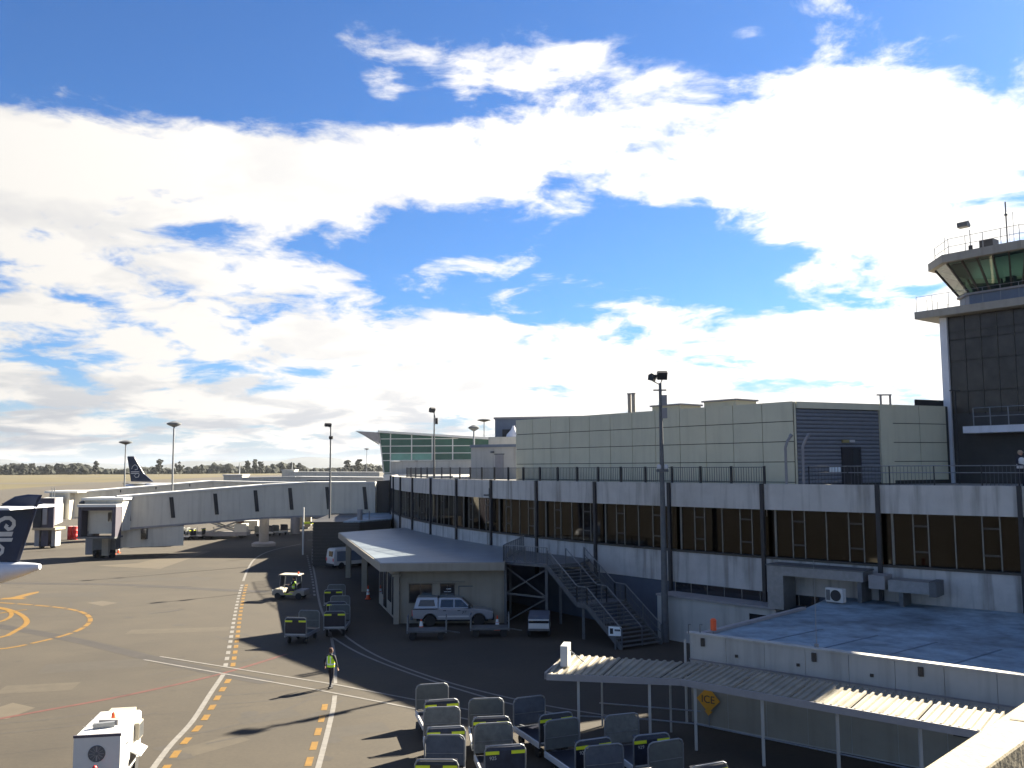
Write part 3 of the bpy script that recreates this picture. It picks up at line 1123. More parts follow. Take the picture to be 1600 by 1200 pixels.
lo = octo(0.55, 5.85, 0.35, 5.3, 1.1)
hi = octo(-0.55, 6.95, -0.75, 6.4, 1.5)
zc0, zc1 = 20.22, 22.15
MB().prism(lo, 19.42 - T0, zc0 - T0).build('cab_base', M_TBLUE, tower)
MB().prism(octo(.42, 5.98, .22, 5.43, 1.12), zc0 - T0 - .02, zc0 - T0 + .1).build('cab_sill', M_FASC, tower)
n = 8
for i in range(n):
    a0, a1 = Vector((*lo[i], zc0 - T0 + .1)), Vector((*lo[(i + 1) % n], zc0 - T0 + .1))
    b0, b1 = Vector((*hi[i], zc1 - T0)), Vector((*hi[(i + 1) % n], zc1 - T0))
    cols = 5 if (a1 - a0).length > 3 else 1
    for k in range(cols):
        t0, t1 = k / cols, (k + 1) / cols
        q = [a0.lerp(a1, t0), a0.lerp(a1, t1), b0.lerp(b1, t1), b0.lerp(b1, t0)]
        MB().add(q, [(0, 1, 2, 3)]).build('cab_pane', G_CAB, tower)
        MB().bar(a0.lerp(a1, t0), b0.lerp(b1, t0), 0.10, 0.12).build('cab_mullion', M_BRONZE, tower)
MB().prism(octo(-.3, 6.7, -.5, 6.15, 1.45), zc1 - T0 - .12, zc1 - T0 - .08).build('cab_ceiling', M_TDARK, tower)
MB().prism(octo(-.95, 7.2, -1.15, 6.9, 1.8), zc1 - T0, zc1 - T0 + .48).build('cab_roof', M_TOWERC, tower)
tb('cab_desk', M_TDARK, (1.6, 5.0, 1.2, 1.9, 20.3, 20.75), (3.4, 3.9, 1.3, 1.6, 20.75, 21.15))
tb('cab_core', M_TDARK, (4.6, 5.2, 2.6, 3.6, 20.2, 21.5))
zr = zc1 - T0 + .48
ro = octo(-.6, 6.9, -.8, 6.6, 1.7)
for i in range(8):
    a, b = Vector(ro[i]), Vector(ro[(i + 1) % 8])
    nn = 4 if (a - b).length > 4 else 1
    for k in range(nn):
        p = a.lerp(b, k / nn)
        MB().tube((p.x, p.y, zr), (p.x, p.y, zr + 1.0), .022).build('roof_post', M_STEEL, tower)
    for z in (.5, .98):
        MB().tube((a.x, a.y, zr + z), (b.x, b.y, zr + z), .018).build('roof_rail', M_STEEL, tower)
go = [(-1.1, 9.9), (-1.1, -.75), (7.0, -.75)]
for a, b in zip(go[:-1], go[1:]):
    a, b = Vector(a), Vector(b)
    for k in range(8):
        p = a.lerp(b, k / 8)
        MB().tube((p.x, p.y, 19.42 - T0), (p.x, p.y, 20.35 - T0), .016).build('gallery_post', M_STEEL, tower)
    MB().tube((a.x, a.y, 20.35 - T0), (b.x, b.y, 20.35 - T0), .014).build('gallery_rail', M_STEEL, tower)
MB().path([(1.6, 1.0, zr), (1.6, 1.0, zr + .75)], .13, 8).build('floodlight_stem', M_DARKM, tower)
MB().path([(1.6, 1.0, zr + .75), (1.6, 1.0, zr + 1.75)], .03, 6).build('floodlight_pole', M_STEEL, tower)
MB().side([(-.18, zr + 1.72), (-.22, zr + 2.0), (.05, zr + 2.1), (.3, zr + 1.85), (.2, zr + 1.7)], 1.4, 2.0, 'x').build('floodlight', M_DSTEEL, tower)
tb('roof_box', M_TDARK, (2.3, 3.1, .6, 1.4, zr + T0 - .01, zr + T0 + .85))
MB().path([(3.6, 1.4, zr), (3.6, 1.4, zr + 3.1)], .045, 6).build('antenna_mast', M_DSTEEL, tower)
MB().lathe([(.03, 0), (.09, .05), (.09, .16), (.03, .2)], (3.6, 1.4, zr + 2.2)).build('antenna_head', M_DSTEEL, tower)
MB().path([(4.15, 1.0, zr), (4.15, 1.0, zr + 2.3)], .018, 5).build('antenna_rod', M_STEEL, tower)
MB().path([(2.9, 3.4, zr), (2.9, 3.4, zr + 2.6)], .012, 5).build('antenna_rod', M_STEEL, tower)
MB().path([(0.2, .6, zr), (0.2, .6, zr + 1.5)], .02, 5).build('antenna_rod', M_STEEL, tower)
# low white balcony
tb('balcony_slab', M_TOWERW, (1.75, 6.4, -1.5, 0.0, 11.75, 12.15))
mb = MB()
for x in (2.35, 3.3, 4.3, 5.3, 6.3):
    mb.box(x - .025, x + .025, -1.42, -1.37, 12.15 - T0, 13.2 - T0)
for z in (13.2, 12.7):
    mb.tube((2.35, -1.395, z - T0), (6.35, -1.395, z - T0), .025)
mb.build('balcony_rail', M_STEEL, tower)
# unseen block added beside the tower to throw shade on the blue roof
up = thing('unseen_shade_block', 'added unseen concrete block right beside the control tower, shading the blue roof', 'building', (36, 47, 8.8))
MB().prism([(30.9, 50.0), (34.5, 44.2), (38.5, 38.6), (46.0, 30.5), (60, 40), (45, 56)], 8.8, 17.9).build('shade_block_wall', M_CONC, up, world=True)
MB().prism([(30.8, 49.9), (34.3, 44.1), (38.4, 38.4), (46.0, 30.2), (60.3, 40), (45, 56.3)], 17.9, 18.1).build('shade_block_roof', M_DECK, up, world=True)


# ------------------------------------------------------------------ crew hut with flat roof
hut = thing('crew_hut', 'low cream crew hut with flat grey overhanging roof below the terminal', 'building', (-4, 60, 0))
FLc, FRc, BLc = (-8.35, 57.0), (-0.55, 57.2), (-16.2, 84.0)
rp = [FLc, FRc] + [arc(i, 0.02) for i in (4.45, 4, 3, 2, 1, 0.4)] + [BLc]
MB().prism(rp, 3.45, 3.93).build('roof_slab', M_CREAM, hut, world=True)


def shrink(poly, k):
    c = Vector((sum(p[0] for p in poly) / len(poly), sum(p[1] for p in poly) / len(poly)))
    return [tuple(c + (Vector(p) - c) * k) for p in poly]


MB().prism(shrink(rp, .985), 3.93, 3.96).build('roof_membrane', M_HROOF, hut, world=True)
wl = [(-7.35, 58.5), (-0.5, 58.5)] + [arc(i, 0.01) for i in (4.3, 4, 3.4)] + [(-9.9, 67.2)]
MB().prism(wl, 0, 3.45).build('hut_wall', M_CREAM, hut, world=True)
MB().box(-7.65, -7.3, 58.2, 58.55, 0, 3.45).build('corner_pillar', M_CREAM, hut, world=True)
MB().box(-7.75, -7.2, 58.1, 58.6, 3.0, 3.12).build('pillar_cap', M_CREAM, hut, world=True)
for (x, y) in ((-14.95, 82.5), (-12.0, 73.5)):
    MB().box(x - .22, x + .22, y - .22, y + .22, 0, 3.45).build('canopy_column', M_CREAM, hut, world=True)


def window(parent, x0, x1, y, z0, z1, name='window'):
    w = MB().box(x0, x1, y - .04, y, z0, z1).build(name, M_CARGLS, parent, world=True)
    f = MB()
    f.box(x0 - .05, x1 + .05, y - .06, y + .01, z1, z1 + .06)
    f.box(x0 - .05, x1 + .05, y - .09, y + .01, z0 - .06, z0)
    f.box(x0 - .05, x0, y - .06, y + .01, z0, z1)
    f.box(x1, x1 + .05, y - .06, y + .01, z0, z1)
    f.box((x0 + x1) / 2 - .025, (x0 + x1) / 2 + .025, y - .06, y, z0, z1)
    f.build('window_frame', M_BRONZE, w)
    return w


window(hut, -6.65, -5.25, 58.5, 1.35, 2.45)
window(hut, -4.65, -3.8, 58.5, 1.3, 2.45)
MB().box(-4.3, -4.0, 58.44, 58.455, 2.15, 2.19).build('window_notice', M_REFL, hut, world=True)
MB().box(-4.45, -4.0, 58.44, 58.455, 1.98, 2.01).build('window_notice', M_REFL, hut, world=True)
MB().box(-6.8, -3.1, 58.25, 58.5, 2.55, 2.62).build('window_hood', M_CREAM, hut, world=True)
MB().box(-3.5, -2.6, 58.42, 58.5, 2.3, 2.36).build('conduit', M_DSTEEL, hut, world=True)
MB().box(-3.52, -3.46, 58.42, 58.5, .2, 2.36).build('conduit', M_DSTEEL, hut, world=True)
dv = Vector((-9.9, 67.2)) - Vector((-7.35, 58.5))
ln = dv.length
q0 = Vector((-9.9, 67.2))
for (t0, t1, z0) in ((.06, .22, .9), (.28, .42, .2), (.50, .66, .9), (.72, .9, .2)):
    wall_item('side_window', q0, -dv, t0 * ln, t1 * ln, -.05, .02, z0, 2.75, M_CARGLS, hut)

# dark slatted annex behind the hut
annex = thing('slatted_annex', 'dark slatted service annex with blue roof beyond the crew hut', 'building', (-18, 95, 0))
MB().prism([(-20.3, 92), (-15.6, 92), (-13.0, 96), (-14.3, 108), (-21.5, 108)], 0, 4.35).build('annex_wall', M_TDARK, annex, world=True)
for k in range(13):
    MB().box(-20.35, -15.6, 91.92, 92.0, .15 + k * .32, .33 + k * .32).build('wall_slat', M_TDARK, annex, world=True)
MB().prism([(-17.2, 91.8), (-15.5, 91.8), (-12.9, 96), (-14.2, 108.2), (-17.4, 108.2)], 4.36, 4.5).build('annex_roof', M_BROOF, annex, world=True)
MB().prism([(-20.6, 91.8), (-17.25, 91.8), (-17.45, 108.2), (-21.7, 108.2)], 4.36, 4.46).build('annex_roof', M_TDARK, annex, world=True)
MB().tube((-15.9, 94, 4.4), (-15.9, 94, 5.6), .28, n=12).build('roof_vent', M_FASC, annex, smooth=True, world=True)
MB().tube((-15.0, 94.5, 4.4), (-15.0, 94.5, 5.4), .06, n=8).build('roof_pipe', M_STEEL, annex, world=True)

# ------------------------------------------------------------------ outside stair
st = thing('outside_stair', 'dark steel outside stair with landing against the terminal wall', 'stair', (4, 54, 0))
S0 = Vector((2.1, 56.0))
sd, sn = Vector((.52, -.854)), Vector((.854, .52))
LZ = 3.9
land = [(-.65, 58.2), (2.15, 56.05), tuple(S0 + sn * 2.5), arc(5.9, .02), arc(4.6, .02)]
MB().prism(land, LZ - .16, LZ).build('landing', M_DSTEEL, st, world=True)
nst = 22
for k in range(nst):
    z = LZ - (k + 1) * LZ / (nst + 1)
    off = k * 0.285 + (1.0 if k >= 11 else 0)
    a = S0 + sd * off
    b = a + sd * .29
    MB().prism([tuple(a), tuple(b), tuple(b + sn * 2.8), tuple(a + sn * 2.8)], z - .05, z).build('tread', M_DSTEEL, st, world=True)
a = S0 + sd * (11 * .285)
b = a + sd * 1.0
zm = LZ - 11 * LZ / (nst + 1)
MB().prism([tuple(a), tuple(b), tuple(b + sn * 2.8), tuple(a + sn * 2.8)], zm - .12, zm).build('mid_landing', M_DSTEEL, st, world=True)


def sp(off, z, side):
    p = S0 + sd * off + sn * side
    return Vector((p.x, p.y, z))


zend = 0.15
for side in (0.0, 1.4, 2.8):
    P4 = [(0, LZ), (3.13, zm), (4.13, zm), (7.3, zend)]
    for (o0, z0), (o1, z1) in zip(P4[:-1], P4[1:]):
        if side != 1.4:
            MB().bar(sp(o0, z0 - .12, side), sp(o1, z1 - .12, side), .06, .3).build('stringer', M_DSTEEL, st, world=True)
        MB().bar(sp(o0, z0 + .95, side), sp(o1, z1 + .95, side), .05, .05).build('handrail', M_STEEL, st, world=True)
        if side != 1.4:
            MB().bar(sp(o0, z0 + .5, side), sp(o1, z1 + .5, side), .03, .03).build('mid_rail', M_DSTEEL, st, world=True)
            q = [sp(o0, z0 + .08, side), sp(o1, z1 + .08, side), sp(o1, z1 + .9, side), sp(o0, z0 + .9, side)]
            mb = MB()
            nbar = int((o1 - o0) / .14)
            for k in range(nbar):
                t = (k + .5) / nbar
                lo_, hi_ = q[0].lerp(q[1], t), q[3].lerp(q[2], t)
                mb.tube(lo_, hi_, .015, n=4)
            mb.build('baluster_panel', M_DSTEEL, st, world=True)
        for t in (0.0, .5, 1.0):
            p = sp(o0 + (o1 - o0) * t, z0 + (z1 - z0) * t, side)
            MB().box(p.x - .03, p.x + .03, p.y - .03, p.y + .03, p.z - .05, p.z + .97).build('rail_post', M_DSTEEL, st, world=True)
lr = [Vector(arc(4.75, .1)), Vector((-.6, 58.25)), Vector((2.1, 56.1))]
for a, b in zip(lr[:-1], lr[1:]):
    nn = max(2, int((b - a).length / .75))
    for k in range(nn + 1):
        p = a.lerp(b, k / nn)
        MB().box(p.x - .03, p.x + .03, p.y - .03, p.y + .03, LZ - .02, LZ + 1.05).build('rail_post', M_DSTEEL, st, world=True)
    for z in (1.05, .12):
        MB().bar((a.x, a.y, LZ + z), (b.x, b.y, LZ + z), .045, .045).build('handrail', M_STEEL if z > 1 else M_DSTEEL, st, world=True)
    mb = MB()
    for k in range(nn * 5):
        p = a.lerp(b, (k + .5) / (nn * 5))
        mb.tube((p.x, p.y, LZ + .1), (p.x, p.y, LZ + 1.03), .014, n=4)
    mb.build('baluster_panel', M_DSTEEL, st, world=True)
legs = [(-.5, 58.25), (2.05, 56.2), (-.2, 62.0), (3.0, 58.0)]
for (x, y) in legs:
    MB().box(x - .08, x + .08, y - .08, y + .08, 0, LZ - .16).build('leg', M_DSTEEL, st, world=True)
for side in (.1, 2.7):
    p = sp(3.6, zm, side)
    MB().box(p.x - .08, p.x + .08, p.y - .08, p.y + .08, 0, zm - .12).build('leg', M_DSTEEL, st, world=True)
L0, L1 = legs[0], legs[1]
for (za, zb_) in ((LZ - .3, 1.9), (1.9, LZ - .3), (.1, 1.85)):
    MB().bar((*L0, za), (*L1, zb_), .07, .07).build('brace', M_DSTEEL, st, world=True)
MB().bar((*L0, 1.9), (*L1, 1.9), .08, .1).build('brace', M_DSTEEL, st, world=True)
# notice at the foot of the stair
p = sp(6.9, 0, -.15)
nt_ = thing('stair_notice', 'small white notice board at the foot of the outside stair', 'notice', (p.x, p.y, 0), R_(-20))
MB().box(-.04, .04, -.03, .03, 0, 1.05).build('post', M_DSTEEL, nt_)
nb_ = MB().box(-.36, .36, -.06, -.03, .72, 1.22).build('board', M_REFL, nt_)
MB().box(-.28, -.1, -.075, -.062, .82, 1.12).build('pictogram', M_BLACK, nb_)
MB().box(-.02, .3, -.075, -.062, .98, 1.08).build('pictogram', M_DSTEEL, nb_)

# ------------------------------------------------------------------ lean-to with clerestory under the spandrel
lt = thing('white_lean_to', 'plain white lean-to wall with door below the terminal clerestory', 'building', (*arc(7.6, 1.0), 0))
seg = [7.02 + .2 * k for k in range(7)]
MB().prism([arc(i, 1.5) for i in seg] + [arc(i, 0.0) for i in seg][::-1], 0, 2.45).build('lean_to_wall', M_WALLW, lt, world=True)
MB().prism([arc(i, 1.62) for i in seg] + [arc(i, 0.0) for i in seg][::-1], 2.45, 2.56).build('ledge', M_FASC, lt, world=True)
for k, i in enumerate([7.05 + .18 * j for j in range(8)]):
    a, b = Vector(arc(i, .02)), Vector(arc(i + .172, .02))
    MB().prism([tuple(a), tuple(b), tuple(b + Vector((.03, .03))), tuple(a + Vector((.03, .03)))], 2.56, 3.08).build('clerestory_pane', M_CARGLS, lt, world=True)
    MB().tube((a.x, a.y, 2.56), (a.x, a.y, 3.1), .025, n=6).build('clerestory_mullion', M_MULL, lt, world=True)
a, b = Vector(arc(7.98, 1.54)), Vector(arc(8.14, 1.54))
MB().prism([tuple(a), tuple(b), tuple(b + Vector((.1, .1))), tuple(a + Vector((.1, .1)))], 1.35, 2.1).build('small_window', M_CARGLS, lt, world=True)

# ------------------------------------------------------------------ white building with blue roof and walkway canopy
CO = Vector((1.34, 36.47))
ce, cn = Vector((.765, -.644)), Vector((.644, .765))


def cp(s, n_):
    return CO + ce * s + cn * n_


wb = thing('blue_roofed_building', 'low white walled building with weathered blue flat roof', 'building', (*cp(10, 5), 0))
w0, w1 = cp(4.69, 3.2), cp(22, 3.2)
bl_ = Vector((13.4, 42.6))
foot = [tuple(w0), tuple(w1), tuple(cp(22, 14)), arc(10.6, .05), arc(10, .05), arc(9.3, .05), arc(8.6, .05), tuple(bl_)]
MB().prism(foot, 0, 3.20).build('building_wall', M_WALLW, wb, world=True)
MB().prism(shrink(foot, .988), 3.20, 3.23).build('blue_roof', M_BROOF, wb, world=True)
# front parapet boards
for k in range(11):
    a, b = cp(4.62 + 1.55 * k, 3.16), cp(4.62 + 1.55 * (k + 1) - .015, 3.16)
    MB().prism([tuple(a), tuple(b), tuple(b + cn * .22), tuple(a + cn * .22)], 2.1, 3.40).build('parapet_board', M_WALLW, wb, world=True)
for k in range(11):
    a, b = cp(4.62 + 1.55 * k, 3.19), cp(4.62 + 1.55 * (k + 1) - .02, 3.19)
    MB().prism([tuple(a), tuple(b), tuple(b + cn * .02), tuple(a + cn * .02)], .05, 2.08).build('wall_board', M_CREAM, wb, world=True)
MB().prism([tuple(cp(4.5, 3.1)), tuple(cp(22, 3.1)), tuple(cp(22, 3.45)), tuple(cp(4.5, 3.45))], 3.40, 3.46).build('parapet_cap', M_WALLW, wb, world=True)
MB().prism([tuple(cp(4.6, 3.4)), tuple(cp(4.85, 3.45)), tuple(bl_ + Vector((.25, 0))), tuple(bl_)], 3.24, 3.36).build('roof_kerb', M_FASC, wb, world=True)
for k in range(6):
    a, b = cp(7.0 + 2.2 * k, 3.6), cp(7.9 + 2.2 * k, 8.2)
    MB().prism([tuple(a), tuple(a + ce * .09), tuple(b + ce * .09), tuple(b)], 3.231, 3.242).build('roof_seam', M_RSEAM, wb, world=True)
for (s0, n0, w_, d_) in ((8.2, 4.6, 1.9, .8), (11.5, 5.6, 2.6, .9), (13.6, 4.3, 1.5, .7), (10.0, 6.8, 2.2, .8)):
    pts = []
    for k in range(12):
        t = 2 * math.pi * k / 12
        r = random.uniform(.75, 1.1)
        q = cp(s0 + w_ * .5 * r * math.cos(t), n0 + d_ * .5 * r * math.sin(t))
        pts.append((q.x, q.y, 3.236))
    MB().add(pts, [tuple(range(12))]).build('roof_patch', M_RPATCH, wb, world=True)
p = cp(4.5, 3.0)
MB().path([(p.x, p.y, 0.05), (p.x, p.y, 3.2)], .05, 8).build('corner_downpipe', M_WALLW, wb, world=True)
for s_ in (5.2, 9.6, 13.2):
    p = cp(s_, 3.12)
    MB().box(p.x - .07, p.x + .07, p.y - .06, p.y + .06, 3.0, 3.3).build('rain_spout', M_BRONZE, wb, world=True)
for s_ in (6.6, 9.0, 11.6):
    p = cp(s_, 3.13)
    MB().box(p.x - .05, p.x + .05, p.y - .04, p.y + .04, 2.75, 2.85).build('wall_bracket', M_BRONZE, wb, world=True)
MB().prism([tuple(cp(4.6, 3.12)), tuple(cp(20, 3.12)), tuple(cp(20, 3.15)), tuple(cp(4.6, 3.15))], 2.42, 2.47).build('wall_conduit', M_FASC, wb, world=True)
a, b = cp(14.1, 3.14), cp(15.9, 3.14)
MB().prism([tuple(a), tuple(b), tuple(b + cn * .05), tuple(a + cn * .05)], 1.25, 2.1).build('wall_opening', M_BLACK, wb, world=True)

CF = [Vector((1.2, 33.75)), Vector((5.97, 32.8)), Vector((17.5, 22.65))]          # front edge
CB = [Vector((1.95, 36.1)), Vector((7.26, 34.26)), Vector((18.79, 24.11))]                 # back edge
can = thing('walkway_canopy', 'corrugated walkway canopy on thin white posts beside the white building', 'canopy', (6, 33.5, 0))
ZF, ZK = 2.36, 2.58
sheet_i = 0
for g in range(2):
    f0, f1, b0, b1 = CF[g], CF[g + 1], CB[g], CB[g + 1]
    LN = (f1 - f0).length
    ncor = int(LN / .25)
    k0 = 0
    while k0 < ncor:
        k1 = min(ncor, k0 + 8)
        vs, fs = [], []
        lift = .004 if sheet_i % 2 else 0.0
        for k in range(k0, k1):
            for (dx, dz) in ((0, 0), (.30, 0), (.42, .055), (.68, .055), (.80, 0)):
                t = min(1.0, (k + dx) / ncor)
                for P_, z in ((f0.lerp(f1, t), ZF), (b0.lerp(b1, t), ZK)):
                    vs.append((P_.x, P_.y, z + dz + lift + random.uniform(-.004, .004)))
        for k in range(len(vs) // 2 - 1):
            fs.append((2 * k, 2 * k + 2, 2 * k + 3, 2 * k + 1))
        o = MB().add(vs, fs).build('corrugated_sheet', M_CORR, can, world=True)
        sheet_i += 1
        k0 = k1
    dn_ = (f1 - f0).normalized()
    nn_ = Vector((dn_.y, -dn_.x)) * .06
    MB().prism([tuple(f0 + nn_), tuple(f1 + nn_), tuple(f1), tuple(f0)], 2.17, 2.40).build('front_fascia', M_FASC, can, world=True)
MB().prism([tuple(CF[0] + Vector((-.08, -.06))), tuple(CF[0] + Vector((-.01, 0))), tuple(CB[0]), tuple(CB[0] - Vector((.07, 0)))], 2.2, 2.46).build('end_fascia', M_FASC, can, world=True)


def canopy_post(u, r=.045):
    g = 0 if u < 1050 else 1
    p = on(797 + (u - 800) / 1.033, CF[g], CF[g + 1]) + (CB[g] - CF[g]) * .06
    MB().box(p.x - r, p.x + r, p.y - r, p.y + r, 0, 2.36).build('post', M_WALLW, can, world=True)
    t = (p - CF[g]).length / (CF[g + 1] - CF[g]).length
    q = CB[g].lerp(CB[g + 1], t)
    MB().bar((p.x, p.y, 2.29), (q.x, q.y, 2.50), .06, .1).build('rafter', M_WALLW, can, world=True)
    return p


fp = [canopy_post(u) for u in (903, 1015, 1085, 1190, 1307, 1436, 1600)]
for u in (934, 1038):
    p = on(u, CB[0], CB[1])
    MB().box(p.x - .035, p.x + .035, p.y - .035, p.y + .035, 0, 2.57).build('post', M_WALLW, can, world=True)
for a, b in zip(fp[:-1], fp[1:]):
    MB().tube((a.x, a.y, .9), (b.x, b.y, .9), .028).build('guard_rail', M_STEEL, can, world=True)
a, b = on(930, CB[0], CB[1]), on(1083, CB[0], CB[1])
MB().tube((a.x, a.y, .85), (b.x, b.y, .85), .026).build('guard_rail', M_STEEL, can, world=True)
# white cabinet on the canopy end
cb_ = thing('white_cabinet_on_canopy', 'slim white cabinet with strut standing on the end of the canopy roof', 'cabinet', (1.95, 34.9, 2.47), R_(-12))
MB().box(-.10, .18, -.5, .35, .02, .78).build('cabinet_body', M_VEHW, cb_, bevel=.02)
MB().path([(.18, .0, .55), (.75, .1, .06)], .02, 6).build('strut', M_STEEL, cb_)
MB().path([(-.1, -.35, .06), (-.14, -.2, .7)], .012, 5).build('cable', M_BLACK, cb_)

# ICE warning sign
kx = (1108 - 800) / FPX
p = cp(5.40, 3.08)
ice = thing('ice_sign', 'amber diamond sign reading ICE on the wall under the canopy', 'sign', (p.x, p.y, 0), math.atan2(ce.y, ce.x))
MB().tube((0, 0.05, 0), (0, 0.05, 1.3), .03).build('sign_post', M_STEEL, ice)
dm = MB().side([(-.49, 1.02), (0, .53), (.49, 1.02), (0, 1.51)], -.015, .015, 'y').build('diamond_plate', M_SIGNY, ice)
MB().side([(-.17, .60), (0, .42), (.17, .60)], -.012, .012, 'y').build('lower_tab', M_SIGNY, ice)
text_mesh('ice_lettering', 'ICE', .40, M_BRONZE, dm, upright((0, -.02, 1.02), (1, 0, 0)), .003)

# roof things on the blue roofed building: duct, air units, beacon, rod
duct = thing('wall_duct', 'large grey air duct elbow along the terminal wall above the blue roof', 'duct', (*arc(8.6, 1), 3.45))


def arcbox(name, i0, i1, r0, r1, z0, z1, m, parent):
    pts = [arc(i0 + (i1 - i0) * k / 3, r1) for k in range(4)] + [arc(i0 + (i1 - i0) * k / 3, r0) for k in range(4)][::-1]
    return MB().prism(pts, z0, z1).build(name, m, parent, world=True)


arcbox('duct_leg', 8.16, 8.30, .25, 1.6, 2.5, 4.25, M_STEEL, duct)
arcbox('duct_run', 8.16, 8.95, .25, 1.6, 4.25, 4.75, M_STEEL, duct)
arcbox('duct_band', 8.15, 8.96, .24, 1.63, 4.72, 4.79, M_DSTEEL, duct)
arcbox('support_bracket', 8.9, 8.93, .2, 1.5, 3.2, 4.25, M_DSTEEL, duct)
arcbox('fan_box', 8.98, 9.10, .3, 1.4, 3.95, 4.6, M_FASC, duct)
arcbox('hood', 9.13, 9.42, .3, 1.5, 3.9, 4.45, M_STEEL, duct)
arcbox('hood_mouth', 9.42, 9.47, .25, 1.55, 3.8, 4.5, M_DSTEEL, duct)
arcbox('support_bracket', 9.2, 9.23, .2, 1.4, 3.2, 3.95, M_DSTEEL, duct)
q = Vector(arc(8.78, 2.3))
ac = thing('air_conditioner', 'white air conditioning unit with round fan on the blue roof', 'air conditioner', (q.x, q.y, 3.23), R_(-48))
MB().box(-.45, .45, -.17, .17, .06, .72).build('casing', M_VEHW, ac, bevel=.02)
MB().lathe([(.27, 0), (.27, .02), (.23, .03), (.05, .03)], (.1, -.2, .39), 'y', 18).build('fan_grille', M_BLACK, ac)
MB().box(-.4, -.2, -.19, -.172, .14, .64).build('side_grille', M_DSTEEL, ac)
MB().box(-.4, .4, -.13, .13, 0, .06).build('foot_rail', M_DSTEEL, ac)
q = cp(5.35, 3.75)
bc = thing('red_beacon', 'small red beacon at the corner of the blue roof', 'beacon', (q.x, q.y, 3.23))
MB().tube((0, 0, 0), (0, 0, .5), .03).build('stem', M_STEEL, bc)
MB().lathe([(.12, .3), (.12, .7), (.06, .76)], (0, 0, 0), n=12).build('lens', M_ORNG, bc, smooth=True)
for dx in (-.55, -1.0):
    MB().path([(dx, -.1, .2), (dx, -.1, .55), (dx + .1, -.1, .55)], .018, 5).build('conduit_stub', M_DSTEEL, bc)
q = cp(9.6, 3.4)
rd = thing('roof_aerial', 'very thin upright aerial rod on the blue roof parapet', 'aerial', (q.x, q.y, 3.44))
MB().tube((0, 0, 0), (0, 0, 3.1), .012, .008, 6).build('rod', M_STEEL, rd)
MB().box(-.06, .06, -.06, .06, -.02, .14).build('rod_base', M_STEEL, rd)

# near parapet below the viewpoint
zc = 9.0
pA, pB, pC, pD = G(1425, 1210, zc), G(1640, 1069, zc), G(1640, 1128, zc), G(1525, 1210, zc)
ext = lambda a, b, k: (a[0] + (b[0] - a[0]) * k, a[1] + (b[1] - a[1]) * k)
qA, qB = ext(pA, pB, -1.5), ext(pA, pB, 2.2)
qD, qC = ext(pD, pC, -1.5), ext(pD, pC, 2.6)
par = thing('near_parapet', 'sunlit concrete parapet cap with lichen along its outer edge', 'parapet', (*ext(pA, pB, .5), 7.0))
MB().prism([qA, qB, qC, qD], 8.86, zc).build('parapet_cap', M_LEDGE, par, world=True, bevel=.012)
MB().prism([ext(qA, qD, .16), ext(qB, qC, .16), ext(qB, qC, .86), ext(qA, qD, .86)], 6.8, 8.86).build('parapet_wall', M_CREAM, par, world=True)
j0, j1 = G(1578, 1123, zc + .003), G(1640, 1131, zc + .003)
MB().ribbon([j0, j1], .012, zc + .003).build('cap_joint', M_JOINT, par, world=True)


# ------------------------------------------------------------------ lighting masts
def flood_mast(loc, top, r0, r1, label, heads, group=None, ztop_box=True, m=M_DSTEEL):
    t = thing('floodlight_mast', label, 'light mast', loc, 0, group)
    h = top - loc[2]
    MB().tube((0, 0, 0), (0, 0, h), r0, r1, 10).build('pole', m, t, smooth=True)
    for (dx, dz, w, hh, tilt) in heads:
        o = MB().side([(-.16, -hh / 2), (-.2, hh / 2 - .05), (.0, hh / 2 + .03), (.2, hh / 2 - .12), (.16, -hh / 2)], -w / 2, w / 2).build('lamp_head', M_DARKM, t)
        o.location = (dx, 0, h + dz)
        o.rotation_euler = (R_(15), 0, tilt)
        MB().path([(0, 0, h - .1), (dx, 0, h + dz - hh / 2)], .03, 6).build('lamp_arm', m, t)
    return t


m1 = flood_mast((*G(1040, 1003), 0), 14.75, .22, .09, 'tall grey floodlight mast beside the foot of the outside stair',
                [(-.45, .35, .38, .42, R_(60)), (.12, .45, .55, .48, R_(5))])
MB().box(-.4, .35, -.05, .05, 14.3, 14.38).build('cross_arm', M_DSTEEL, m1)
for z in (13.75, 13.0):
    MB().box(.05, .36, -.12, .12, z - .3, z + .3).build('control_gear_box', M_FASC, m1)
MB().box(-.3, .35, -.2, .2, 9.6, 9.75).build('camera_bracket', M_DSTEEL, m1)
for sx in (-.18, .22):
    MB().lathe([(.05, 0), (.13, .04), (.13, .2), (.08, .28)], (sx, -.1, 9.75), n=10).build('dome_camera', M_LAMPL, m1)
flood_mast((-19.85, 98.0, 4.46), 14.4, .12, .07, 'slim floodlight mast in front of the jet bridge above the annex roof',
           [(-.3, .2, .7, .35, R_(30)), (.05, -1.2, .4, .3, 0)])
flood_mast((*arc(1.35, -1.5), 8.8), 15.2, .10, .05, 'thin lamp mast on the terminal deck before the green glass hall',
           [(-.2, .15, .5, .45, R_(40)), (.22, -.9, .25, .55, 0)])


def mushroom(loc, top, label, rad=1.6, group=None):
    t = thing('apron_light_mast', label, 'light mast', loc, 0, group)
    h = top - loc[2]
    MB().tube((0, 0, 0), (0, 0, h), .17, .11, 8).build('pole', M_STEEL, t, smooth=True)
    MB().lathe([(.15, -.3), (rad, .05), (rad, .22), (rad * .4, .45), (.05, .5)], (0, 0, h), n=18).build('lamp_disc', M_DSTEEL, t, smooth=True)
    MB().lathe([(.3, 0), (.3, .5), (.18, .6)], (0, 0, 0), n=10).build('footing', M_FASC, t)


def at(u, D):
    return ((u - 800) / FPX * D, D)


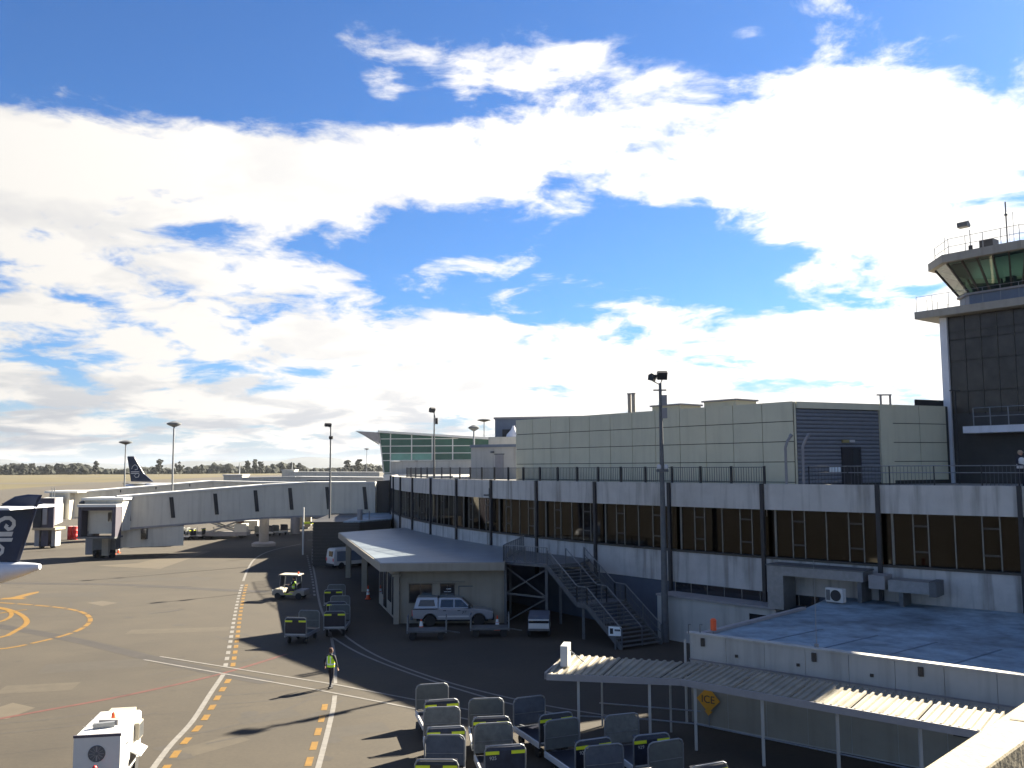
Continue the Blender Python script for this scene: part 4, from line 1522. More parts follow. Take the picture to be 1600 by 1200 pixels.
mushroom((*at(271.5, 121), 0), 15.8, 'tall white apron mast with dark disc lamp behind the near jet bridge', .95)
mushroom((*at(197, 160), 0), 14.5, 'shorter apron mast with disc lamp beside the far aircraft tail', 1.15)
mushroom((*at(756, 210), 0), 20.6, 'distant apron mast with flat disc lamp behind the green glass hall', 1.6)
mushroom((*at(573, 420), 0), 18.2, 'faint far apron mast on the horizon left of the glass hall', 1.2)
mushroom((*at(740, 118), 8.8), 14.9, 'deck lamp on a dark stem above the white stair hut', .72)
p = on(1482.5, PR, PE)
lp = thing('deck_lamp_post', 'black lamp post between the plant room and the control tower', 'lamp post', (p.x - .05, p.y - 1.0, 8.8))
MB().tube((0, 0, 0), (0, 0, 5.55), .06, .05, 8).build('pole', M_DARKM, lp)
MB().box(-.32, .28, -.05, .05, 5.5, 5.57).build('lamp_arm', M_DARKM, lp)
q = Vector(arc(3.98, .12))
wl_ = thing('wall_lamp_arm', 'short black lamp arm fixed to a terminal downpipe', 'lamp', (q.x, q.y, 7.0))
MB().box(-.45, .02, -.06, .06, .72, .82).build('lamp_arm', M_DARKM, wl_)
MB().box(-.06, .04, -.06, .06, .6, 1.3).build('bracket', M_DARKM, wl_)

# ------------------------------------------------------------------ green glass hall beyond
hall = thing('glass_hall', 'green glazed departure hall with wedge shaped overhanging roof', 'building', (-10, 126, 0))
hD = 125.0
hx = lambda u: (u - 800) / FPX * hD
htop = lambda x: 14.72 - (x - hx(592)) * .068
cu = [592, 610, 643, 675, 707, 740, 772, 805]
zrow = [9.15, 10.85, 11.85, 12.85, 13.85]
MB().prism([(hx(610), hD + .15), (hx(830), hD + .15), (hx(830), hD + 30), (hx(610), hD + 30)], 0, 10.75).build('lower_wall', M_WALLW, hall, world=True)
MB().box(hx(600), hx(610), hD + .2, hD + 3, 0, 9.15).build('corner_wall', M_GREEN, hall, world=True)
for k in range(len(cu) - 1):
    for r in range(5):
        if r == 0 and k > 0:
            continue
        x0, x1 = hx(cu[k]), hx(cu[k + 1])
        z0 = zrow[r]
        z1a, z1b = (zrow[r + 1], zrow[r + 1]) if r < 4 else (htop(x0) - .05, htop(x1) - .05)
        if z1b <= z0 + .1:
            continue
        sl = (lambda z: -(z - 9.15) * .12 + .7) if k == 0 else (lambda z: 0)
        vs = [(x0 + sl(z0), hD, z0), (x1, hD, z0), (x1, hD, z1b), (x0 + sl(z1a), hD, z1a)]
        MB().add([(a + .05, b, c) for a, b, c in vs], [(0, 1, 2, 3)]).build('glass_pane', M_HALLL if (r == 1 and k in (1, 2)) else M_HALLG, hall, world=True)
for k in range(1, len(cu)):
    x = hx(cu[k])
    MB().box(x - .07, x + .07, hD - .1, hD + .05, 10.85 if k > 1 else 9.15, htop(x)).build('mullion', M_BRDGT, hall, world=True)
MB().bar((hx(592) + .7, hD, 9.15), (hx(592), hD, 14.72), .16, .16).build('mullion', M_BRDGT, hall, world=True)
for z in zrow:
    xe = hx(805) if z > 9.5 else hx(612)
    xe = min(xe, hx(592) + (14.6 - z) / .068)
    xl = hx(592) + .7 - (z - 9.15) * .12
    MB().box(xl, xe, hD - .06, hD + .04, z - .05, z + .05).build('transom', M_BRDGT, hall, world=True)
rv = [(hx(592) - .1, hD - .6), (hx(840), hD - .6), (hx(840), hD + 30), (hx(592) - .1, hD + 30)]
MB().prism(rv, lambda p: htop(p[0]), lambda p: htop(p[0]) + .3).build('roof', M_BRDGT, hall, world=True)
MB().side([(hx(556), 14.95), (hx(592), 14.75), (hx(594), 13.2)], hD - .6, hD + 28, 'y').build('roof_overhang', M_FASC, hall, world=True)
for k in range(6):
    MB().side([(hx(561), 14.75), (hx(592), 13.05), (hx(592), 13.2)], hD + k * 4, hD + k * 4 + .3, 'y').build('overhang_rib', M_BRONZE, hall, world=True)
MB().box(hx(612), hx(800), hD + 9, hD + 9.3, 10.8, 13.4).build('interior_wall', M_INT, hall, world=True)
MB().box(hx(600), hx(800), hD + .3, hD + 20, 9.0, 9.3).build('interior_floor', M_INT, hall, world=True)
for (u0, u1, z1, m) in ((620, 640, 12.1, M_REFL), (646, 668, 11.9, M_REFL)):
    MB().box(hx(u0), hx(u1), hD + 6, hD + 6.2, 10.7, z1).build('interior_screen', m, hall, world=True)
MB().prism([arc(I0 + .2, -2), (hx(600), hD - .7), (hx(760), hD - .7), arc(0.5, -3)], 8.0, 8.95).build('link_roof', M_BRDGT, hall, world=True)


# ------------------------------------------------------------------ jet bridges
def tunnel(mb, p0, p1, w, z0a, z1a, z0b, z1b):
    "box between two plan points with its own floor and roof height at each end"
    p0, p1 = Vector(p0), Vector(p1)
    d = (p1 - p0).normalized()
    n_ = Vector((-d.y, d.x)) * w / 2
    vs = []
    for p, za, zb_ in ((p0, z0a, z1a), (p1, z0b, z1b)):
        vs += [(*(p - n_), za), (*(p + n_), za), (*(p + n_), zb_), (*(p - n_), zb_)]
    return mb.add(vs, [(0, 1, 2, 3), (7, 6, 5, 4), (0, 4, 5, 1), (1, 5, 6, 2), (2, 6, 7, 3), (3, 7, 4, 0)])


def bridge(label, knots, w, cabu, cabD, cabz, slits):
    t = thing('jet_bridge', label, 'jet bridge', (*knots[len(knots) // 2][0], 0))
    for k in range(len(knots) - 1):
        (p0, za, zb_), (p1, zc_, zd) = knots[k], knots[k + 1]
        tunnel(MB(), p0, p1, w, za, zb_, zc_, zd).build('tunnel', M_BRDG, t, world=True)
        tunnel(MB(), p0, p1, w + .25, zb_, zb_ + .2, zd, zd + .2).build('tunnel_roof', M_BRDGT, t, world=True)
        tunnel(MB(), p0, p1, w + .1, za - .22, za, zc_ - .22, zc_).build('floor_beam', M_FASC, t, world=True)
    return t


kn = [(at(592, 111), 4.1, 8.0), (at(484, 112), 4.15, 8.0), (at(412, 111), 4.0, 7.75), (at(186, 104), 3.2, 6.65)]
jb = bridge('long grey near jet bridge with tall slit windows on a round column', kn, 3.2, 0, 0, 0, None)


def lerp_knots(u):
    for k in range(len(kn) - 1):
        ua = 800 + kn[k][0][0] / kn[k][0][1] * FPX
        ub = 800 + kn[k + 1][0][0] / kn[k + 1][0][1] * FPX
        if ub <= u <= ua:
            t = (u - ua) / (ub - ua)
            a, b = kn[k], kn[k + 1]
            return (Vector(a[0]).lerp(Vector(b[0]), t), a[1] + (b[1] - a[1]) * t, a[2] + (b[2] - a[2]) * t, Vector(b[0]) - Vector(a[0]))


for u in (202, 267, 334, 398, 457, 520, 577):
    p, z0, z1, d = lerp_knots(u)
    d.normalize()
    n_ = Vector((d.y, -d.x))
    if n_.y > 0:
        n_ = -n_
    p = p + n_ * 1.62
    sk = d * .14
    vs = []
    for off in (0.0, .04):
        for (s1, z) in ((-.22, z0 + .75), (.22, z0 + .75), (.22, z1 - .42), (-.22, z1 - .42)):
            q = p + d * s1 + n_ * off + (sk if z > z0 + 1 else -sk)
            vs.append((q.x, q.y, z))
    MB().add(vs, [(0, 1, 2, 3), (7, 6, 5, 4), (0, 4, 5, 1), (1, 5, 6, 2), (2, 6, 7, 3), (3, 7, 4, 0)]).build('slit_window', M_BLACK, jb, world=True)
cxy = G(412, 853)
MB().tube((*cxy, 0), (*cxy, 3.9), .62, .62, 18).build('support_column', M_FASC, jb, smooth=True, world=True)
MB().lathe([(1.5, 0), (1.5, .35), (1.2, .5)], (*cxy, 0), n=18).build('column_footing', M_FASC, jb, world=True)
c2 = at(596, 112)
MB().box(c2[0] - 1.6, c2[0] + 1.2, 110.2, 113.8, 0, 8.3).build('rotunda', M_TDARK, jb, world=True)
# service enclosure below the outer tunnel
MB().prism([at(291, 105.6), at(190, 103.0), at(190, 106), at(291, 108)], 1.0, 3.25).build('lower_enclosure', M_BRDG, jb, world=True)
a = at(231, 104)
MB().box(a[0] - .3, a[0] + .3, a[1] - .35, a[1] + .3, 1.9, 3.1).build('enclosure_window', M_CARGLS, jb, world=True)
# cab head
cx_, cy_ = at(165, 101.5)
cab = MB().prism([(cx_ - 2.1, cy_), (cx_ + 2.3, cy_ - .3), (cx_ + 2.6, cy_ + 4.2), (cx_ - 2.0, cy_ + 4.2)], 3.0, 6.45).build('cab_shell', M_BRDG, jb, world=True)
MB().prism([(cx_ - 2.3, cy_ - .4), (cx_ + 2.5, cy_ - .6), (cx_ + 2.8, cy_ + 4.4), (cx_ - 2.1, cy_ + 4.4)], 6.45, 6.72).build('cab_roof', M_BRDGT, jb, world=True)
hx0_, hx1_ = cx_ - 2.0, cx_ + 2.25
hy0 = cy_ - 1.6
MB().box(hx0_, hx0_ + .35, hy0, cy_ - .02, 2.5, 5.75).build('canopy_side', M_MAUVE, jb, world=True)
MB().box(hx1_ - .4, hx1_, hy0 - .2, cy_ - .3, 2.5, 5.75).build('canopy_side', M_MAUVE, jb, world=True)
MB().box(hx0_ - .05, hx1_ + .05, hy0 - .25, cy_ - .3, 5.75, 6.05).build('canopy_top', M_BRDGT, jb, world=True)
MB().box(hx0_ + .36, hx1_ - .41, hy0 + .15, hy0 + .25, 5.35, 5.74).build('canopy_valance', M_MAUVE, jb, world=True)
MB().box(hx0_ + .7, hx1_ - .9, cy_ - .42, cy_ - .32, 2.75, 5.4).build('cab_door', M_BRDG, jb, world=True)
MB().box(hx1_ - 1.45, hx1_ - 1.05, cy_ - .48, cy_ - .43, 4.1, 5.1).build('door_window', M_CARGLS, jb, world=True)
MB().box(hx0_, hx1_, hy0 - .3, cy_ + .2, 2.3, 2.5).build('cab_floor', M_DSTEEL, jb, world=True)
MB().box(cx_ - 1.2, cx_ + 1.4, cy_ + .4, cy_ + 2, .9, 2.3).build('lift_frame', M_DSTEEL, jb, world=True)
MB().box(cx_ + .1, cx_ + .8, cy_ - .2, cy_ + .6, .3, 2.3).build('lift_column', M_CREAM, jb, world=True)
MB().box(cx_ - 2.3, cx_ - 1.5, cy_ + 1.0, cy_ + 2.6, .3, 3.0).build('service_stair', M_FASC, jb, world=True)
for sx in (-.9, -.2, .9):
    MB().lathe([(.2, -.2), (.5, -.18), (.5, .18), (.2, .2)], (cx_ + sx, cy_ + .7, .5), 'x', 14).build('wheel', M_TYRE, jb, world=True)
MB().lathe([(.05, 0), (.35, .1), (.4, .35), (.1, .5)], (cx_ - 2.4, cy_ + .2, 5.9), n=10).build('spot_lamp', M_DSTEEL, jb, world=True)

# second bridge behind
kn2 = [(at(600, 150), 4.2, 7.4), (at(460, 140), 4.2, 7.5), (at(330, 136), 4.2, 7.9), (at(112, 124), 3.4, 6.6)]
jb2 = bridge('rear jet bridge with ribbed white bellows facing the apron', kn2, 3.2, 0, 0, 0, None)
c2 = G(461, 834)
MB().tube((*c2, 0), (*c2, 4.1), .7, .7, 16).build('support_column', M_FASC, jb2, smooth=True, world=True)
for u in (192, 246, 300):
    t = (112 - u) / (112 - 330)
    p = Vector(kn2[3][0]).lerp(Vector(kn2[2][0]), t)
    MB().box(p.x - .35, p.x + .35, p.y - 1.85, p.y - 1.6, 6.55 + t * 1.3 - .4, 6.55 + t * 1.3).build('roof_lamp', M_DARKM, jb2, world=True)
bx, by = at(103, 122)
MB().prism([(bx - 2.0, by + .2), (bx + 1.0, by - .3), (bx + 1.4, by + 5), (bx - 1.6, by + 5)], 3.2, 6.75).build('cab_shell', M_BRDG, jb2, world=True)
MB().prism([(bx - 2.4, by - .4), (bx + 2.2, by - .6), (bx + 2.4, by + 5), (bx - 2.2, by + 5)], 6.75, 7.0).build('cab_roof', M_BRDGT, jb2, world=True)
b0, b1 = Vector(at(104, 121.5)), Vector(at(91, 114.5))
wv = Vector((-2.3, 0.2))
for k in range(7):
    a, b = b0.lerp(b1, k / 7), b0.lerp(b1, (k + .82) / 7)
    MB().prism([tuple(a), tuple(b), tuple(b + wv), tuple(a + wv)], 2.9, 6.2).build('bellows_rib', M_VEHW, jb2, world=True)
MB().prism([tuple(b1), tuple(b1 + Vector((.1, -.5))), tuple(b1 + Vector((-2.6, -.3))), tuple(b1 + wv)], 2.6, 6.3).build('canopy_frame', M_MAUVE, jb2, world=True)
q = b1 + Vector((-1.9, -.55))
MB().box(q.x - .5, q.x + .5, q.y - .1, q.y, 2.7, 5.6).build('cab_opening', M_BLACK, jb2, world=True)
MB().box(q.x + .65, q.x + 1.2, q.y - .08, q.y + .05, 3.0, 5.4).build('cab_door', M_FASC, jb2, world=True)
MB().box(b1.x - 2.5, b1.x + .4, b1.y - .6, b1.y + 2, 2.3, 2.6).build('cab_floor', M_TAPE, jb2, world=True)
for (x, w_, m) in ((-2.2, .6, M_FASC), (-1.2, .9, M_MAUVE), (-.1, .5, M_FASC)):
    MB().box(b1.x + x - w_ / 2, b1.x + x + w_ / 2, b1.y, b1.y + 1.4, .25, 2.3).build('lift_leg', m, jb2, world=True)
for sx in (-1.8, -.4):
    MB().lathe([(.2, -.25), (.45, -.2), (.45, .2), (.2, .25)], (b1.x + sx, b1.y + .6, .45), 'x', 14).build('wheel', M_TYRE, jb2, world=True)
MB().path([(b1.x - 1.0, b1.y + 1, 6.3), (b1.x - 1.0, b1.y + 1, 7.6)], .05).build('roof_rod', M_STEEL, jb2, world=True)
MB().path([(b1.x - .7, b1.y + 1, 6.3), (b1.x - .7, b1.y + 1, 7.6)], .05).build('roof_rod', M_STEEL, jb2, world=True)

# further low bridges and roofs to the right of the far aircraft
for lab, kk in (('low far jet bridge with white roof beside the glass hall', [(at(604, 185), 4.4, 7.7), (at(470, 190), 4.4, 7.9), (at(372, 195), 4.4, 7.7)]),
                ('farthest jet bridge with pale roof near the runway', [(at(600, 260), 4.6, 8.3), (at(455, 290), 4.6, 8.4)])):
    b = bridge(lab, kk, 3.4, 0, 0, 0, None)
    e = kk[-1][0]
    MB().box(e[0] - 2.2, e[0] + 1.8, e[1] - 2.4, e[1] + 2.4, 4.0, kk[-1][2] + .6).build('cab_shell', M_BRDG, b, world=True)
    MB().box(e[0] - 2.4, e[0] + 2.0, e[1] - 2.6, e[1] + 2.6, kk[-1][2] + .6, kk[-1][2] + .85).build('cab_roof', M_BRDGT, b, world=True)
    for k_ in kk[1:]:
        q = k_[0]
        MB().tube((q[0] + 1, q[1], 0), (q[0] + 1, q[1], 4.3), .5, n=12).build('support_column', M_FASC, b, world=True)
    q = kk[1][0] if len(kk) > 2 else kk[0][0]
    MB().box(q[0] + 3, q[0] + 8, kk[0][0][1] - 2.2, kk[0][0][1] - 1.8, 6.6, 7.4).build('roof_unit', M_DSTEEL, b, world=True)
    MB().tube((e[0] + .5, e[1], kk[-1][2] + .85), (e[0] + .5, e[1], kk[-1][2] + 3.2), .12, n=6).build('beacon_mast', M_BRDGT, b, world=True)


# ------------------------------------------------------------------ aircraft
def spiral(c, r0, r1, a0, a1, n=26):
    return [(c[0] + (r0 + (r1 - r0) * k / n) * math.cos(a0 + (a1 - a0) * k / n), c[1] + (r0 + (r1 - r0) * k / n) * math.sin(a0 + (a1 - a0) * k / n)) for k in range(n + 1)]


def emblem_strip(path, w0, w1, place, parent):
    "curled emblem stroke laid on the fin skin; place maps (a,z) to 3-D"
    n_ = len(path)
    vs = []
    for i, p in enumerate(path):
        a, b = Vector(path[max(i - 1, 0)]), Vector(path[min(i + 1, n_ - 1)])
        d_ = (b - a).normalized()
        nn = Vector((-d_.y, d_.x)) * (w0 + (w1 - w0) * i / (n_ - 1)) / 2
        vs.append(place(p[0] + nn.x, p[1] + nn.y))
        vs.append(place(p[0] - nn.x, p[1] - nn.y))
    MB().add(vs, [(2 * i, 2 * i + 1, 2 * i + 3, 2 * i + 2) for i in range(n_ - 1)]).build('fin_emblem', M_BRDGT, parent)


def airliner(label, loc, rz, fin, half, tail_z, fus_r, fus_len, cone_len, ttail, emblem, mfus):
    "local x points aft; fin profile in (x,z)"
    t = thing('airliner', label, 'aircraft', loc, rz)
    mb = MB()
    n_ = len(fin)
    xs_ = [p[0] for p in fin]
    vs = []
    c = (sum(p[0] for p in fin) / n_, sum(p[1] for p in fin) / n_)
    for (s1, k) in ((-half, .93), (-.02, 1.0), (.02, 1.0), (half, .93)):
        for (x, z) in fin:
            vs.append((c[0] + (x - c[0]) * k, s1, c[1] + (z - c[1]) * (k if abs(s1) > .1 else 1)))
    fs = [tuple(range(n_ - 1, -1, -1)), tuple(range(3 * n_, 4 * n_))]
    for r in range(3):
        fs += [(r * n_ + i, r * n_ + (i + 1) % n_, (r + 1) * n_ + (i + 1) % n_, (r + 1) * n_ + i) for i in range(n_)]
    f = mb.add(vs, fs).build('tail_fin', M_FINB, t)
    # fuselage with upswept tail cone
    secs = [(-fus_len, fus_r, 0), (-cone_len, fus_r, 0), (-cone_len * .72, fus_r * .9, fus_r * .12), (-cone_len * .45, fus_r * .66, fus_r * .32),
            (-cone_len * .2, fus_r * .42, fus_r * .50), (-.35, fus_r * .24, fus_r * .62), (0, fus_r * .17, fus_r * .64), (.06, fus_r * .08, fus_r * .64)]
    nn = 20
    vs, fs = [], []
    for (x, r, dz) in secs:
        for k in range(nn):
            a = 2 * math.pi * k / nn
            vs.append((x, r * math.cos(a), tail_z + dz + r * math.sin(a) - fus_r * .6))
    for s1 in range(len(secs) - 1):
        fs += [(s1 * nn + k, s1 * nn + (k + 1) % nn, (s1 + 1) * nn + (k + 1) % nn, (s1 + 1) * nn + k) for k in range(nn)]
    fs.append(tuple(range((len(secs) - 1) * nn, len(secs) * nn)))
    fs.append(tuple(range(nn - 1, -1, -1)))
    MB().add(vs, fs).build('fuselage', mfus, t, smooth=True)
    return t, f


# turboprop tail at the left edge: fin trailing edge near u 70..38
D1 = 72.0
PXM = D1 / FPX
ox = (71 - 800) * PXM
zz = lambda v: CAM_H - (v - 732.6) * PXM
oz = zz(887)
# local x aft = +X world
fx = lambda u: (u - 71) * PXM
finp = [(fx(70), zz(773)), (fx(66), zz(782)), (fx(38), zz(878)), (fx(-105), zz(884)), (fx(-55), zz(850)), (fx(12), zz(784)), (fx(28), zz(775)), (fx(48), zz(772))]
tp, fin_o = airliner('navy tailed turboprop with white curl emblem parked beside the jet bridge', (ox, D1, 0), 0, finp, 0.20, zz(887) + .15, 1.35, 20, 7.0, True, True, M_FUSE)
# T tail plane and bullet
stab = MB()
stab.add([(fx(22), -3.6, zz(793)), (fx(60), -3.6, zz(793)), (fx(66), 3.6, zz(793)), (fx(10), 3.6, zz(793)),
          (fx(26), -3.6, zz(789)), (fx(58), -3.6, zz(790)), (fx(64), 3.6, zz(790)), (fx(14), 3.6, zz(789))],
         [(0, 3, 2, 1), (4, 5, 6, 7), (0, 1, 5, 4), (1, 2, 6, 5), (2, 3, 7, 6), (3, 0, 4, 7)])
stab.build('tail_plane', M_FUSE, tp)
MB().lathe([(.03, fx(8)), (.12, fx(22)), (.15, fx(45)), (.12, fx(64)), (.03, fx(73))], (0, 0, zz(786)), 'x', 12).build('fin_bullet', M_FINB, tp, smooth=True)
MB().tube((-5, 0, 0), (-5, 0, 1.2), .12).build('tail_prop', M_STEEL, tp)
for sx in (-9.5, -15):
    MB().tube((sx, 0, 0.3), (sx, 0, 1.5), .1).build('gear_leg', M_STEEL, tp)
    MB().lathe([(.15, -.2), (.4, -.15), (.4, .15), (.15, .2)], (sx, 0, .4), 'y', 14).build('gear_wheel', M_TYRE, tp)
skin = lambda u, v: (fx(u), -.225, zz(v))


emblem_strip([(-60, 862), (-30, 848), (-10, 833), (0, 822), (8, 812), (16, 808), (24, 808), (30, 813), (30.5, 819), (27, 824), (22, 825), (18, 821.5), (20.5, 818)], 6, 6, skin, fin_o)
for v0, v1 in ((829, 836), (838.5, 844)):
    MB().add([skin(-70, v0), skin(30, v0), skin(28, v1), skin(-70, v1)], [(0, 1, 2, 3)]).build('fin_emblem', M_BRDGT, fin_o)
emblem_strip([(-14, 866), (0, 866), (8, 865), (14, 860), (15, 854), (10, 850), (4, 851), (2, 855), (6, 857)], 5.5, 5, skin, fin_o)

# jet in the middle distance, nose to the right
D2 = 240.0
k2 = D2 / FPX
ox2 = (199 - 800) * k2
z2 = lambda v: CAM_H - (v - 731.6) * k2
gx = lambda u: -(u - 199) * k2
fin2 = [(gx(201), z2(713)), (gx(200), z2(714)), (gx(207), z2(752)), (gx(242), z2(753)), (gx(228), z2(741)), (gx(212), z2(715)), (gx(210), z2(713))]
jt, fin2o = airliner('far airliner with navy fin and white curl emblem behind the jet bridges', (ox2, D2, 0), math.pi, fin2, .22, z2(758) - .2, 1.95, 33, 11, False, True, M_FUSE)
st2 = MB()
for sg in (-1, 1):
    st2.add([(-2.5, sg * .5, z2(757)), (-6.0, sg * .5, z2(757)), (-3.4, sg * 6.2, z2(755)), (-1.8, sg * 6.2, z2(755)),
             (-2.5, sg * .5, z2(757) + .3), (-6.0, sg * .5, z2(757) + .3), (-3.4, sg * 6.2, z2(755) + .12), (-1.8, sg * 6.2, z2(755) + .12)],
            [(0, 3, 2, 1), (4, 5, 6, 7), (0, 1, 5, 4), (1, 2, 6, 5), (2, 3, 7, 6), (3, 0, 4, 7)])
st2.build('tail_plane', M_DSTEEL, jt)
for sx in (-16, -29):
    MB().tube((sx, 0, 0.3), (sx, 0, 2.6), .15).build('gear_leg', M_STEEL, jt)
    MB().lathe([(.2, -.4), (.55, -.3), (.55, .3), (.2, .4)], (sx, 0, .55), 'y', 14).build('gear_wheel', M_TYRE, jt)
sk2 = lambda u, v: (gx(u), .245, z2(v))
emblem_strip([(208, 733), (209, 729), (213, 726), (217, 729), (217, 733), (213, 734)], .7, 1.3, sk2, fin2o)
for v0 in (736.5, 739):
    MB().add([sk2(207, v0), sk2(220, v0), sk2(220, v0 + 1.2), sk2(207, v0 + 1.2)], [(3, 2, 1, 0)]).build('fin_emblem', M_BRDGT, fin2o)
emblem_strip([(220, 741), (219, 745), (215, 746), (212, 743), (215, 741)], 1.2, .7, sk2, fin2o)


# ------------------------------------------------------------------ vehicles
def wheel(parent, x, y, r, w, axis='y', hub=M_STEEL):
    t = MB().lathe([(r * .55, -w / 2), (r * .95, -w / 2), (r, -w * .3), (r, w * .3), (r * .95, w / 2), (r * .55, w / 2)], (0, 0, 0), axis, 20).build('wheel', M_TYRE, parent, smooth=True)
    t.location = (x, y, r)
    MB().lathe([(.02, -w * .42), (r * .3, -w * .46), (r * .52, -w * .40), (r * .56, -w * .3), (r * .56, w * .3), (r * .52, w * .4), (r * .3, w * .46), (.02, w * .42)], (0, 0, 0), axis, 16).build('hub', hub, t, smooth=True)
    return t


def pickup(loc, rz):
    "double cab pickup with canopy; local x forward"
    t = thing('pickup_truck', 'silver double cab pickup with canopy parked beside the crew hut', 'pickup truck', loc, rz)

    def arch(cx, r):
        return [(cx + r * math.cos(a), .36 + r * math.sin(a)) for a in [math.pi * k / 8 for k in range(9)]]
    wf, wr = 1.62, -1.45
    low = [(-2.52, .52), (-2.55, .95), (-2.5, 1.08), (1.0, 1.08), (1.15, 1.10), (2.1, 1.02), (2.45, .90), (2.52, .70), (2.5, .45), (wf + .45, .40)]
    low += [p for p in arch(wf, .44)][1:-1]
    low += [(wf - .45, .40), (wr + .47, .40)] + [p for p in arch(wr, .44)][1:-1] + [(wr - .47, .45)]
    MB().side(low, -.88, .88, 'y').build('body', M_SILV, t, bevel=.035)
    cabp = [(-.92, 1.08), (-.92, 1.70), (-.80, 1.76), (.35, 1.75), (.55, 1.68), (1.22, 1.09)]
    MB().side(cabp, -.84, .84, 'y', lambda a, z: .16 if z > 1.5 else 0).build('cabin', M_SILV, t, bevel=.03)
    canp = [(-2.46, 1.10), (-2.28, 1.74), (-2.15, 1.80), (-.97, 1.78), (-.94, 1.10)]
    MB().side(canp, -.85, .85, 'y', lambda a, z: .13 if z > 1.5 else 0).build('canopy', M_SILV, t, bevel=.03)
    for sg in (-1, 1):
        def win(name, quad):
            vs = []
            for off in (.0, .02):
                for (x, z) in quad:
                    y = (.862 - .13 * (z - 1.10) / .64 if name == 'canopy_window' else .851 - .16 * (z - 1.08) / .62) + off
                    vs.append((x, sg * y, z))
            MB().add(vs, [(0, 1, 2, 3), (7, 6, 5, 4), (0, 4, 5, 1), (1, 5, 6, 2), (2, 6, 7, 3), (3, 7, 4, 0)]).build(name, M_CARGLS, t)
        win('canopy_window', [(-2.18, 1.26), (-1.12, 1.26), (-1.2, 1.64), (-2.05, 1.64)])
        win('rear_door_window', [(-.80, 1.18), (.02, 1.18), (.02, 1.64), (-.74, 1.64)])
        win('front_door_window', [(.10, 1.18), (1.0, 1.18), (.50, 1.62), (.10, 1.64)])
        MB().box(-.95, 1.0, sg * .885 - .012, sg * .885 + .012, .58, .66).build('door_trim', M_BRDGT, t)
        for x in (-.62, .28):
            MB().box(x, x + .18, sg * .885 - .02, sg * .885 + .02, .96, 1.0).build('door_handle', M_BLACK, t)
        MB().box(-2.5, -.94, sg * .88 - .012, sg * .88 + .012, 1.06, 1.10).build('canopy_seal', M_BLACK, t)
        MB().box(.95, 1.12, sg * .98 - .1, sg * .98 + .1, 1.14, 1.32).build('mirror', M_BLACK, t)
        MB().box(2.2, 2.5, sg * .68 - .16, sg * .68 + .16, .74, .90).build('headlight', M_LAMPL, t)
        MB().box(-2.58, -2.48, sg * .74 - .1, sg * .74 + .1, .66, 1.0).build('tail_light', M_RED, t)
        for x in (wf, wr):
            wheel(t, x, sg * .78, .36, .24, hub=M_BRDGT)
    MB().box(2.42, 2.58, -.84, .84, .36, .60).build('front_bumper', M_BLACK, t, bevel=.03)
    MB().box(-2.68, -2.5, -.84, .84, .42, .58).build('rear_bumper', M_DSTEEL, t, bevel=.03)
    MB().add([(.58, -.66, 1.665), (1.24, -.78, 1.105), (1.24, .78, 1.105), (.58, .66, 1.665)], [(0, 1, 2, 3)]).build('windscreen', M_CARGLS, t)
    MB().box(-2.3, 2.2, -.7, .7, .30, .42).build('chassis', M_BLACK, t)
    text_mesh('door_lettering', 'JET', .2, M_FINB, t, upright((.72, -.90, .88), (1, 0, 0)), .003)
    MB().box(-.5, .1, -.4, .4, 1.15, 1.45).build('seat_row', M_MAUVE, t)
    return t


q = G(707, 979)
pickup((q[0], q[1] + .9, 0), R_(2))


def van(loc, rz):
    t = thing('delivery_van', 'small pale van with dark side standing under the crew hut canopy', 'van', loc, rz)
    prof = [(-2.2, .35), (-2.25, 1.0), (-2.15, 1.85), (-1.95, 1.98), (1.0, 1.98), (1.25, 1.9), (1.75, 1.2), (2.2, 1.02), (2.3, .4)]
    MB().side(prof, -.85, .85, 'y', lambda a, z: .1 if z > 1.5 else 0).build('body', M_VEHW, t, bevel=.05)
    for sg in (-1, 1):
        MB().box(-1.9, 1.0, sg * .84 - .02, sg * .84 + .02, .75, 1.72).build('side_panel', M_TBLUE, t)
        MB().box(1.05, 1.5, sg * .82 - .02, sg * .82 + .02, 1.1, 1.65).build('cab_window', M_CARGLS, t)
        for x in (-1.4, 1.45):
            wheel(t, x, sg * .76, .32, .2)
    MB().box(-2.24, -2.16, -.55, .25, 1.2, 1.72).build('rear_window', M_CARGLS, t)
    MB().box(-2.32, -2.22, -.8, .8, .35, .5).build('bumper', M_BLACK, t)
    for sg in (-1, 1):
        MB().box(-2.28, -2.2, sg * .72 - .08, sg * .72 + .08, .75, 1.05).build('tail_light', M_RED, t)
    return t


q = G(522, 889)
van((q[0] + 1.3, q[1] + 1.6, 0), R_(38))


